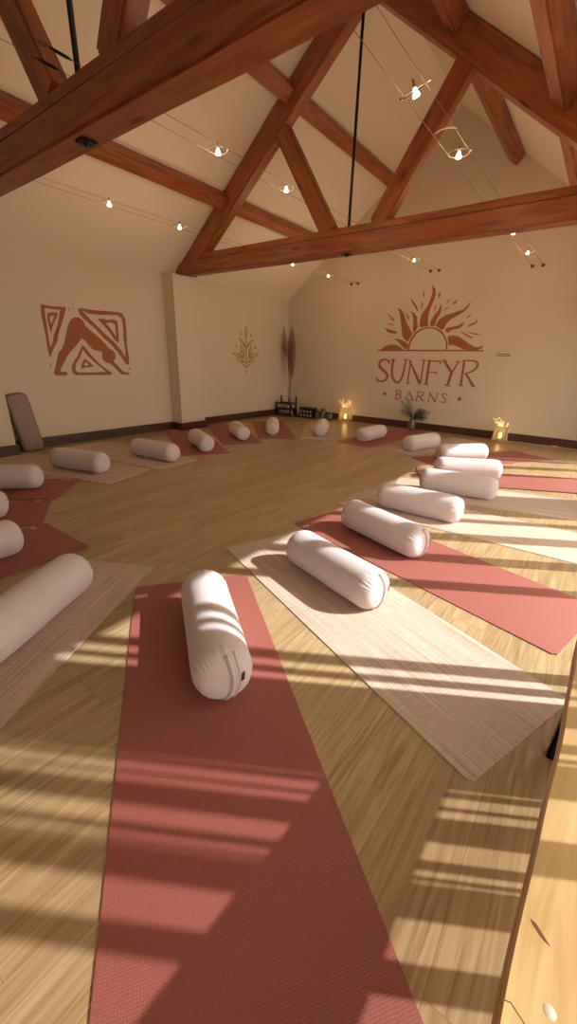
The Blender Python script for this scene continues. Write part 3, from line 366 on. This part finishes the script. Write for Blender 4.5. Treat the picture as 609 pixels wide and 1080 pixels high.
# small things on the walls
t = empty('wall_socket', (XL, 5.355, .47)); tag(t, 'white double wall socket low on the left wall below the plant emblem', 'socket')
b = bmesh.new(); box(b, 0, .012, -.135, .135, -.05, .05, .004); link('face_plate', b, M['plastic'], t)
for s in (-1, 1):
    b = bmesh.new(); box(b, .010, .016, s*.07-.03, s*.07+.03, -.035, .02, .002); link('outlet', b, M['cord'], t)
    b = bmesh.new(); box(b, .011, .018, s*.07-.012, s*.07+.012, .025, .042, .002); link('switch', b, M['plastic'], t)
t = empty('wall_socket', (-5.2, YF, .47)); tag(t, 'small white socket low on the logo wall right of the pampas grass', 'socket')
b = bmesh.new(); box(b, -.045, .045, -.012, 0, -.045, .045, .004); link('face_plate', b, M['plastic'], t)
b = bmesh.new(); box(b, -.02, .02, -.017, -.011, -.02, .02, .003); link('outlet', b, M['cord'], t)
t = empty('control_panel', (-1.40, YF, 1.33)); tag(t, 'slim white control panel on the logo wall right of the sun', 'control panel')
b = bmesh.new(); box(b, -.115, .115, -.016, 0, -.035, .035, .005); link('housing', b, M['plastic'], t)
b = bmesh.new(); box(b, -.10, .10, -.019, -.015, .006, .018, .001); box(b, -.10, .10, -.019, -.015, -.018, -.006, .001); link('slot', b, M['piping'], t)

# ------------------------------------------------------------------ yoga mats and bolsters
MW, ML, MH = .61, 1.83, .005
def mat_mesh():
    bm = bmesh.new(); n = 18
    box(bm, 0, ML, -MW/2, MW/2, 0, MH)
    bmesh.ops.bevel(bm, geom=[e for e in bm.edges if abs((e.verts[0].co-e.verts[1].co).z) > .001], offset=.012, segments=3, affect='EDGES')
    return bm
me_red = me_tan = None
tagm = bmesh.new(); box(tagm, 0, .032, 0, .062, 0, .0008)
me_tag = bpy.data.meshes.new('printed_label'); tagm.to_mesh(me_tag); tagm.free(); me_tag.materials.append(M['grey_tag'])
def mat(kind, corner, th, label, z=0.0, tagside=0):
    th = R(th); n = Vector((-math.sin(th), math.cos(th), 0)); p = Vector((corner[0], corner[1], z))+n*(MW/2)
    global me_red, me_tan
    t = empty('yoga_mat', p, th); tag(t, label, 'yoga mat', 'yoga mats in the circle')
    me = me_red if kind == 'red' else me_tan
    if me is None:
        o = link('mat_sheet', mat_mesh(), M[kind], t); me = o.data
        if kind == 'red': me_red = me
        else: me_tan = me
    else:
        o = bpy.data.objects.new('mat_sheet', me); C.objects.link(o); o.parent = t
    g = bpy.data.objects.new('printed_label', me_tag); C.objects.link(g); g.parent = t
    g.location = (.085, -MW/2+.006 if tagside == 0 else MW/2-.068, MH)
    if tagside == 1: g.location.x = .03
    return t
BL, BR = .70, .11
def bolster_bm():
    bm = bmesh.new(); seg, prof = 168, []
    c = .085; nst = 14
    for i in range(nst+1):
        a = math.pi/2*i/nst; prof.append((BR*math.sin(a)**.62 if i else 0, -BL/2+c*(1-math.cos(a)**.9 if i < nst else 1)))
    mid = [(BR, -BL/2+c+(BL-2*c)*k/24) for k in range(1, 24)]
    full = prof+mid+[(r, -x) for r, x in prof[::-1]]
    rings = []
    for r, x in full:
        if r < 1e-6: rings.append([bm.verts.new((x, 0, BR))]); continue
        ring = []
        for k in range(seg):
            a = 2*math.pi*k/seg; rr = r
            e = min(1, max(0, (abs(x)-(BL/2-.13))/.05))*min(1, r/BR*1.2)         # gathers round the end panels
            edge = math.exp(-((abs(x)-(BL/2-.055))/.022)**2)
            rr *= 1+.020*edge*math.sin(a*19+math.sin(a*3)*2)*(.5+.5*math.sin(a*5))
            rr *= 1+.018*noise.noise(Vector((x*5, math.cos(a)*1.5, math.sin(a)*1.5)))+.012*math.sin(x*math.pi/BL*3)*.3
            rho = r/BR; pl = math.exp(-((rho-.86)/.10)**2) if abs(x) > BL/2-.06 else 0
            win = .35+.65*max(0, math.sin(a*3+.6))
            xx = x-math.copysign(.0045*pl*win*abs(math.sin(a*21+1.5*math.sin(a*4)))**1.5, x)
            y, z = rr*math.cos(a)*1.02, rr*math.sin(a)
            if z < -BR*.90: z = -BR*.90-(z+BR*.90)*-.35
            ring.append(bm.verts.new((xx, y, max(0.0, z+BR*.935))))
        rings.append(ring)
    for a, b_ in zip(rings, rings[1:]):
        for k in range(seg):
            if len(a) == 1: bm.faces.new((a[0], b_[k], b_[(k+1)%seg]))
            elif len(b_) == 1: bm.faces.new((a[k], b_[0], a[(k+1)%seg]))
            else: bm.faces.new((a[k], b_[k], b_[(k+1)%seg], a[(k+1)%seg]))
    return bm
def endpt(y, z, off=.0):
    """point on the outward end cap above (y,z) measured from the axis"""
    rho = min(.999, math.hypot(y, z)/BR); s = rho**(1/.62); a = math.asin(min(1, s)); x = BL/2-.085*(1-math.cos(a)**.9)
    return Vector((x+off, y, z+BR*.935))
def make_bolster():
    t = empty('bolster')
    link('cover', bolster_bm(), M['bolster'], t, True)
    # closing flap: a curved welt down the end panel
    for off, w, mt, nm in ((.0, .0055, 'bolster', 'flap_edge'), (-.010, .0025, 'seam', 'seam'), (.026, .004, 'bolster', 'flap_edge')):
        bm = bmesh.new(); pts = []
        for k in range(15):
            zz = .098-.190*k/14; yy = .012+.022*math.sin(math.pi*k/14)+off-.01*(k/14)
            pts.append(endpt(yy, max(zz, -.092), .001))
        tube(bm, pts, w, 6); link(nm, bm, M[mt], t, True)
    bm = bmesh.new(); ps = []
    for (dy, dz) in ((0, 0), (.014, .004), (.017, .034), (.003, .030)): ps.append(endpt(.054+dy, .0+dz, .003))
    prism(bm, ps, (.0025, 0, 0)); link('brand_tag', bm, M['tag'], t)
    return t
bproto = make_bolster(); used = False
def bolster(x, y, th, label, z=MH, flip=1, roll=0):
    global used
    if not used: t = bproto; used = True
    else:
        t = bproto.copy(); C.objects.link(t)
        for ch in bproto.children:
            c = ch.copy(); C.objects.link(c); c.parent = t
    t.location = (x, y, z+.0008); t.rotation_euler = (0, 0, R(th)); tag(t, label, 'bolster', 'bolsters on the mats')
    return t
def corner_from(c, th, back): # right-hand inner corner for a bolster centre
    a = R(th); return (c[0]-back*math.cos(a)+MW/2*math.sin(a), c[1]-back*math.sin(a)-MW/2*math.cos(a))
ROWS = [
 # kind, inner corner, mat angle, z, bolster (x, y, angle), mat label, bolster label
 ('red', (-1.772, 1.016), -36.2, 0, (-1.10, .96, -35), 'terracotta mat running to the bottom edge of the picture, crossed by thin light stripes', 'blush bolster in the centre foreground, seamed end with black tag facing the camera'),
 ('tan', (-1.745, 1.673), -21, 0, (-.97, 1.75, -17), 'woven tan mat right of the foreground terracotta one, pointing at the bench leg', 'blush bolster in sunlight on the tan mat right of the foreground one'),
 ('red', (-1.658, 2.313), -14.7, 0, (-1.0, 2.46, -18), 'sunlit terracotta mat crossed by two dark bars, its far end by the bench', 'blush bolster on the sunlit terracotta mat, a shadow over its rounded left end'),
 ('tan', (-1.62, 2.915), 1.5, 0, (-1.0, 3.16, 2), 'pale woven mat beyond the sunlit terracotta one on the right', 'long blush bolster, fourth back along the right-hand row, seam folds at its end'),
 ('tan', (-1.408, 3.53), 13.5, 0, (-.90, 3.94, 9), 'pale woven mat on the right lying mostly in one broad grey shadow', 'bolster in grey shadow with only its top edge lit, on the right'),
 ('red', (-1.288, 4.11), 27, .006, (-.98, 4.61, 30), 'pink-lit terracotta mat with a single bright strip, far right', 'brightly lit pale pink bolster lying between two shaded ones at the right'),
 ('red', (-1.314, 4.843), 57, 0, (-1.27, 5.47, 48), 'dark terracotta mat pointing towards the right-hand lantern', 'shaded bolster with one sun spot, in front of the right-hand lantern'),
 ('tan', (-1.82, 5.25), 71, 0, (-1.92, 5.81, 73), 'woven tan mat in shade in front of the dried plant vase', 'grey-lit bolster lying in front of the dried plant vase'),
 ('red', (-2.51, 5.34), 84, 0, (-2.78, 5.94, 86), 'terracotta mat between the left lantern and the dried plant vase', 'bolster on the terracotta mat below the word BARNS, left of the vase'),
 ('tan', (-3.13, 5.52), 122, 0, (-3.66, 5.83, 118), 'small pale tan mat just left of the left lantern', 'bolster seen end-on on the pale mat beside the left lantern'),
 ('red', (-3.66, 5.13), 135, 0, (-4.33, 5.33, 128), 'terracotta mat nearest the pampas grass corner', 'small bolster nearest the pampas grass in the corner'),
 ('red', (-3.82, 4.51), 146, 0, (-4.42, 4.60, 146), 'terracotta mat below the ochre plant emblem', 'bolster below the ochre plant emblem'),
 ('red', (-3.72, 3.70), 150, 0, (-4.25, 3.67, 153), 'terracotta mat pointing at the foot of the wall pier', 'bolster in front of the foot of the wall pier'),
 ('tan', (-3.75, 3.17), 187, 0, (-4.17, 2.87, 187), 'woven tan mat left of the pier, farther of the two by the left wall', 'bolster on the tan mat below and right of the yoga figure mural'),
 ('tan', (-3.79, 2.51), 197.5, 0, (-4.30, 2.02, 197), 'woven tan mat whose corner points at the propped mauve cushion', 'bolster on the tan mat nearest the propped mauve cushion'),
 ('red', (-3.95, 1.84), -136, .006, (-4.17, 1.23, -136), 'shaded terracotta mat at the left edge, farthest of three red ones there', 'bolster cut by the left edge, highest of three stacked along it'),
 ('red', (-3.57, 1.39), -120, 0, (-3.60, .72, -128), 'shaded terracotta mat at the left edge, middle of three red ones there', 'bolster whose rounded end just peeps in at the left edge'),
 ('red', (-3.035, 1.11), -90, .006, (-2.70, .48, -90), 'shaded terracotta mat at the left edge, nearest of three red ones there', 'bolster end above the large left one, on the nearest shaded red mat'),
 ('tan', (-2.423, .925), -61.2, 0, (-1.85, .55, -61), 'woven tan mat at the left edge beside the foreground terracotta one', 'large blush bolster in shade leaving the picture at the left, on tan mat'),
]
for i, (k, c, th, z, bb, lm_, lb_) in enumerate(ROWS):
    mat(k, c, th, lm_, z, 1 if i == 18 else 0)
    bolster(bb[0], bb[1], bb[2], lb_, MH+z)

# mauve slab cushion propped between the near pier and the wall
t = empty('propped_cushion', (-5.62, 2.09, .005)); tag(t, 'flat mauve cushion with brown piping propped upright against the left wall', 'cushion')
bm = bmesh.new(); W_, H_, D_ = .235, .70, .13
def slab(w, h, d, r=.06, seg=6):
    out = []
    for cx, cz, a0 in ((w/2-r, h-r, 0), (-w/2+r, h-r, 90), (-w/2+r, r, 180), (w/2-r, r, 270)):
        for k in range(seg+1): a = R(a0+90*k/seg); out.append((cx+r*math.cos(a), cz+r*math.sin(a)))
    return out
o2 = slab(W_, H_, D_)
rings = []
for d, s in ((-D_/2, .86), (-D_/2+.012, .94), (-D_/2+.035, 1), (D_/2-.035, 1), (D_/2-.012, .94), (D_/2, .86)):
    rings.append([bm.verts.new((d, y*(s if s < 1 else 1), H_/2+(z-H_/2)*(1-(1-s)*.4))) for y, z in o2])
for a, c in zip(rings, rings[1:]):
    for i in range(len(a)): bm.faces.new((a[i], a[(i+1)%len(a)], c[(i+1)%len(a)], c[i]))
bm.faces.new(rings[0][::-1]); bm.faces.new(rings[-1])
lean = Matrix.Rotation(R(8), 4, 'X')
o = link('pad', bm, M['slab'], t, True); o.matrix_local = lean
for d in (-D_/2+.03, D_/2-.03):
    bm = bmesh.new(); pts = [(d, y*1.01, z) for y, z in o2]; tube(bm, pts+[pts[0]], .005, 6); o = link('piping', bm, M['piping'], t, True); o.matrix_local = lean

# ------------------------------------------------------------------ bench by the glazing
t = empty('bench', (.25, .5, 0)); tag(t, 'pale pine live-edge bench on black metal legs along the right edge', 'bench')
def fe(y): return .055+.055*(y+.2)/1.1 if y < .9 else .11+.03*(y-.9)
ZT, ZB = .44, .405
bm = bmesh.new(); top = []; yy = [-.9+.05*i for i in range(48)]
F = [(fe(y)+.0012*math.sin(y*9)+.0008*math.sin(y*23+1)-.25, y-.5) for y in yy]; Bk = [(.385-.25, y-.5) for y in yy]
vt = [[bm.verts.new((x, y, z)) for (x, y) in L_] for L_, z in ((F, ZT), (Bk, ZT), (Bk, ZB), ([(x-.004, y) for x, y in F], ZB+.006), ([(x-.007, y) for x, y in F], ZT-.010))]
for i in range(len(yy)-1):
    for a, c in ((0, 1), (1, 2), (2, 3)): bm.faces.new((vt[a][i], vt[a][i+1], vt[c][i+1], vt[c][i]))
for i in (0, len(yy)-1): bm.faces.new([vt[k][i] for k in (0, 1, 2, 3, 4)])
for i in range(len(yy)-1): bm.faces.new((vt[3][i], vt[3][i+1], vt[4][i+1], vt[4][i])); bm.faces.new((vt[4][i], vt[4][i+1], vt[0][i+1], vt[0][i]))
link('seat_board', bm, M['pine'], t)
bm = bmesh.new(); e1 = [(x-.006, y) for x, y in F]
va = [bm.verts.new((x, y, ZB+.007)) for x, y in e1]; vb = [bm.verts.new((x+.001, y, ZT-.006)) for x, y in e1]; vc = [bm.verts.new((x+.006, y, ZT-.006)) for x, y in e1]; vd = [bm.verts.new((x+.006, y, ZB+.007)) for x, y in e1]
for i in range(len(yy)-1):
    for p, q in ((va, vb), (vb, vc), (vc, vd), (vd, va)): bm.faces.new((p[i], p[i+1], q[i+1], q[i]))
link('bark_edge', bm, M['edge'], t)
bm = bmesh.new(); lathe(bm, [(0, .0012), (.006, .001), (.0075, 0)], 20, (.130-.25, .399-.5, ZT)); link('dowel_plug', bm, M['plastic'], t, True)
bm = bmesh.new(); prism(bm, [(.098-.25+a, .482-.5+b_, ZT) for a, b_ in ((0, 0.004), (.008, .002), (.016, -.005), (.026, -.013), (.020, -.012), (.012, -.008), (.003, -.001))], (0, 0, .0006)); link('knot', bm, M['knot'], t)
bm = bmesh.new(); tube(bm, [(.080-.25, .374-.5, ZT), (.090-.25, .378-.5, ZT), (.105-.25, .370-.5, ZT), (.125-.25, .355-.5, ZT), (.15-.25, .335-.5, ZT)], .0007, 5); link('crack', bm, M['knot'], t)
for yl in (1.27, -.6):
    for xl, s in ((.155, -1), (.335, 1)):
        bm = bmesh.new(); prism(bm, [(xl-.25-.018, yl-.5-.006, 0), (xl-.25+.018, yl-.5-.006, 0), (xl-.25+.028, yl-.5-.006, ZB), (xl-.25-.010, yl-.5-.006, ZB)], (0, .012, 0))
        prism(bm, [(xl-.25-.018, yl-.5-.006, 0), (xl-.25-.012, yl-.5-.006, 0), (xl-.25-.004, yl-.5-.006, ZB), (xl-.25-.010, yl-.5-.006, ZB)], (0, .045, 0)); link('leg', bm, M['iron'], t)

# ------------------------------------------------------------------ things along the far wall
# pampas grass in a slim vase
t = empty('pampas_grass', (-5.50, 7.36, 0)); tag(t, 'tall dried brown pampas grass in a slim vase in the far left corner', 'dried grass')
bm = bmesh.new(); lathe(bm, [(0, 0), (.05, 0), (.065, .08), (.055, .2), (.028, .32), (.034, .38), (.026, .38), (.02, .3), (0, .29)], 20); link('vase', bm, M['glassy'], t, True)
random.seed(3)
for k in range(15):
    a = random.uniform(0, 6.28); sp = random.uniform(.0, .19); h = random.uniform(1.4, 1.84)
    tip = Vector((sp*math.cos(a), sp*math.sin(a)*.7, h)); base = Vector((0, 0, .33)); midp = Vector((tip.x*.35, tip.y*.35, h*.6))
    bm = bmesh.new(); tube(bm, [base, midp, tip], .003, 5); st = link('stalk', bm, M['twig'], t, True)
    bm = bmesh.new(); n = 90
    for j in range(n):
        f_ = j/n; z = h-.62+.62*f_; c = Vector((tip.x*(z/h), tip.y*(z/h), z)); ln = .12*math.sin(math.pi*min(1, f_*1.05+.08))+.02; an = random.uniform(0, 6.28)
        d = Vector((math.cos(an)*.55, math.sin(an)*.55, 1)).normalized()*ln; w = Vector((-math.sin(an), math.cos(an), 0))*.005
        prism(bm, [c-w, c+w, c+d*.6+w*.8, c+d, c+d*.6-w*.8], Vector((math.cos(an), math.sin(an), 0))*.002)
    link('plume', bm, M['plume'], st)
# low black rack with rolled towels
t = empty('towel_rack', (-5.46, 7.18, 0)); tag(t, 'low black wooden rack with two upright posts standing before the pampas grass', 'rack')
for sx in (-1, 1):
    for sy in (-1, 1):
        b = bmesh.new(); box(b, sx*.2-.014, sx*.2+.014, sy*.09-.014, sy*.09+.014, 0, .42 if sy > 0 else .30, .003); link('post', b, M['darkwood'], t)
for z in (.04, .15, .26):
    for sy in (-1, 1):
        b = bmesh.new(); box(b, -.2, .2, sy*.09-.010, sy*.09+.010, z, z+.028, .003); link('rail', b, M['darkwood'], t)
    b = bmesh.new()
    for j in range(5): box(b, -.19, .19, -.08+j*.036, -.056+j*.036, z, z+.01)
    link('shelf', b, M['darkwood'], t)
for z, xs in ((.05, (-.11, .02, .13)), (.16, (-.10, .04))):
    for x in xs:
        b = bmesh.new(); rr = .033
        tube(b, [(x-.055, -.02, z+.01+rr), (x-.05, -.02, z+.01+rr), (x+.05, -.02, z+.01+rr), (x+.055, -.02, z+.01+rr)], [rr*.8, rr, rr, rr*.8], 14)
        o = link('rolled_towel', b, M['towel'], None, True); o.location = (-5.46, 7.18, 0)
        tag(o, '%s white rolled towel on the %s shelf of the black corner rack' % ('leftmost' if x < -.05 else ('rightmost' if x > .1 or z > .1 else 'middle'), 'bottom' if z < .1 else 'middle'), 'towel', 'rolled towels in the corner rack')
# dark bottle and patterned boxes
t = empty('pillar_candle', (-5.17, 7.25, 0)); tag(t, 'pale pillar candle in a dark holder just right of the corner rack', 'candle')
b = bmesh.new(); lathe(b, [(0, 0), (.045, 0), (.045, .012), (.03, .02), (.034, .05), (0, .05)], 20); link('holder', b, M['iron'], t, True)
b = bmesh.new(); lathe(b, [(0, .05), (.028, .05), (.029, .20), (.024, .205), (0, .198)], 20); link('wax', b, M['towel'], t, True)
t = empty('patterned_box', (-4.95, 7.3, 0)); tag(t, 'black box with pale diamond pattern on the floor near the corner', 'box')
b = bmesh.new(); box(b, -.17, .17, -.08, .08, 0, .19, .005); link('body', b, M['iron'], t)
b = bmesh.new(); box(b, -.175, .175, -.085, .085, .19, .215, .004); link('lid', b, M['darkwood'], t)
for j in range(4):
    b = bmesh.new(); cx = -.12+j*.08
    for q in range(2):
        cz = .055+q*.08
        prism(b, [(cx-.03, -.081, cz), (cx, -.081, cz-.033), (cx+.03, -.081, cz), (cx, -.081, cz+.033)], (0, -.003, 0))
        prism(b, [(cx-.012, -.084, cz), (cx, -.084, cz-.014), (cx+.012, -.084, cz), (cx, -.084, cz+.014)], (0, -.002, 0))
    link('diamond_pattern', b, M['seam'], t)
for x, h, w, lb in ((-4.72, .17, .05, 'shorter dark glass jar'), (-4.58, .22, .055, 'taller dark glass jar'), (-4.42, .15, .065, 'squat dark glass jar')):
    t = empty('glass_jar', (x, 7.32, 0)); tag(t, lb+' by the far skirting, left of the left lantern', 'jar', 'dark jars by the far skirting')
    b = bmesh.new(); lathe(b, [(0, 0), (w*.9, 0), (w, .02), (w, h*.75), (w*.75, h*.86), (0, h*.86)], 20); link('jar_body', b, M['glassy'], t, True)
    b = bmesh.new(); lathe(b, [(0, h*.86), (w*.78, h*.86), (w*.8, h), (0, h)], 20); link('lid', b, M['darkwood'], t, True)
# vase of dark dried leaves
t = empty('leaf_vase', (-2.66, 7.36, 0)); tag(t, 'vase of dark curling dried palm leaves below the word BARNS', 'vase')
b = bmesh.new(); lathe(b, [(0, 0), (.055, 0), (.075, .06), (.07, .13), (.05, .19), (.056, .21), (.046, .21), (.04, .18), (0, .17)], 22); link('vase_body', b, M['glassy'], t, True)
random.seed(11)
for (ax, L_, cur) in ((-38, .42, .55), (-26, .38, .2), (-50, .30, .9), (22, .30, 1.1), (38, .36, 1.25), (50, .30, 1.5), (12, .27, .9), (60, .22, 1.2)):
    b = bmesh.new(); p = Vector((0, 0, .18)); a = R(ax)*.55; pts = [p.copy()]; n = 14; sgn = 1 if ax > 0 else -1; yo = random.uniform(-.25, .15)
    for k in range(n):
        a += sgn*cur/n*1.0; p = p+Vector((math.sin(a), yo*.5, math.cos(a)))*L_/n; pts.append(p.copy())
    tube(b, pts, [.004]*5+[.003]*5+[.0015]*5, 5)
    for k in range(3, n+1):
        d = (pts[k]-pts[k-1]).normalized(); s = d.cross(Vector((0, 1, 0))).normalized(); w = .075*math.sin(math.pi*(k-1)/n)+.012
        for q in (-1, 1):
            e = pts[k]+s*q*w+d*w*.6-Vector((0, 0, w*.25)); prism(b, [pts[k]-d*.006, pts[k]+d*.006, e], (0, .003, 0))
    link('leaf', b, M['leaf'], t)
# lanterns
def lantern(x, y, w, h, label, seed):
    random.seed(seed)
    t = empty('lantern', (x, y, 0)); tag(t, label, 'lantern', 'glowing lace lanterns')
    # pierced shade: diamond lattice strips round a four-sided body
    b = bmesh.new(); hw = w/2; nz = 7; nx = 4
    cor = [(-hw, -hw), (hw, -hw), (hw, hw), (-hw, hw)]
    for s in range(4):
        a = Vector(cor[s]+(0,)); c = Vector(cor[(s+1)%4]+(0,)); 
        def P(u, v): 
            k = 1-.12*v; q = a.lerp(c, u); return Vector((q.x*k, q.y*k, .04+v*(h-.04)))
        tube(b, [P(0, 0), P(0, 1)], .005, 5); tube(b, [P(0, 0), P(1, 0)], .005, 5); tube(b, [P(0, 1), P(1, 1)], .005, 5)
        for i in range(nx):
            for j in range(nz):
                u0, u1, v0, v1 = i/nx, (i+1)/nx, j/nz, (j+1)/nz
                tube(b, [P(u0, v0), P(u1, v1)], .0042, 4); tube(b, [P(u1, v0), P(u0, v1)], .0042, 4)
                cm = P((u0+u1)/2, (v0+v1)/2)
    link('pierced_shade', b, M['lace'], t)
    for cx, cy in cor:
        b = bmesh.new(); tube(b, [(cx, cy, .045), (cx*1.12, cy*1.12, 0)], [.007, .005], 6); link('foot', b, M['lace'], t)
    b = bmesh.new(); lathe(b, [(0, .05), (.035, .05), (.035, .06), (0, .06)], 16); link('base_plate', b, M['lace'], t)
    b = bmesh.new(); lathe(b, [(0, .06), (.02, .065), (.027, .10), (.020, .14), (0, .155)], 14); link('bulb', b, M['candle'], t, True)
    ld = bpy.data.lights.new('lantern_light', 'POINT'); ld.energy = 1.2; ld.color = (1, .58, .18); ld.shadow_soft_size = .03
    lo = bpy.data.objects.new('lantern_light', ld); C.objects.link(lo); lo.parent = t; lo.location = (0, 0, h*.62)
    for k in range(7):
        a = random.uniform(-.9, .9); L_ = random.uniform(.12, .24); yy_ = random.uniform(-.3, .3)
        p0 = Vector((random.uniform(-.02, .03), 0, h*.8)); p1 = p0+Vector((math.sin(a)*L_*.4, yy_*.05, L_*.45)); p2 = p0+Vector((math.sin(a)*L_, max(-.1, min(.06, yy_*.15)), L_*.8))
        b = bmesh.new(); tube(b, [p0, p1, p2], [.0022, .0016, .001], 5); tw = link('twig', b, M['twig'], t, True)
        for q in range(4):
            f_ = .3+.22*q; c = p0.lerp(p2, min(1, f_))+Vector((random.uniform(-.012, .012), random.uniform(-.012, .012), random.uniform(0, .015)))
            b = bmesh.new(); lathe(b, [(0, -.004), (.004, 0), (0, .005)], 6, c); link('fairy_light', b, M['fairy'], tw)
    return t
lantern(-4.10, 7.42, .20, .29, 'glowing lace lantern with fairy-lit twigs, left of the logo lettering', 5)
lantern(-1.16, 7.34, .19, .25, 'glowing lace lantern with fairy-lit twigs, below the control panel', 9)
b = bmesh.new(); tube(b, [(-1.06, 7.40, .01), (-.9, 7.50, .008), (-.6, 7.46, .006), (-.3, 7.52, .006), (.1, 7.45, .006), (.38, 7.5, .006)], .005, 6)
tag(link('power_cord', b, M['cord'], None, True), 'thin pale lantern cord trailing right along the far skirting', 'cord')
b = bmesh.new(); box(b, -.42, -.34, 7.47, 7.52, .0, .022, .006); tag(link('inline_switch', b, M['plastic']), 'small pale inline switch on the lantern cord', 'switch')
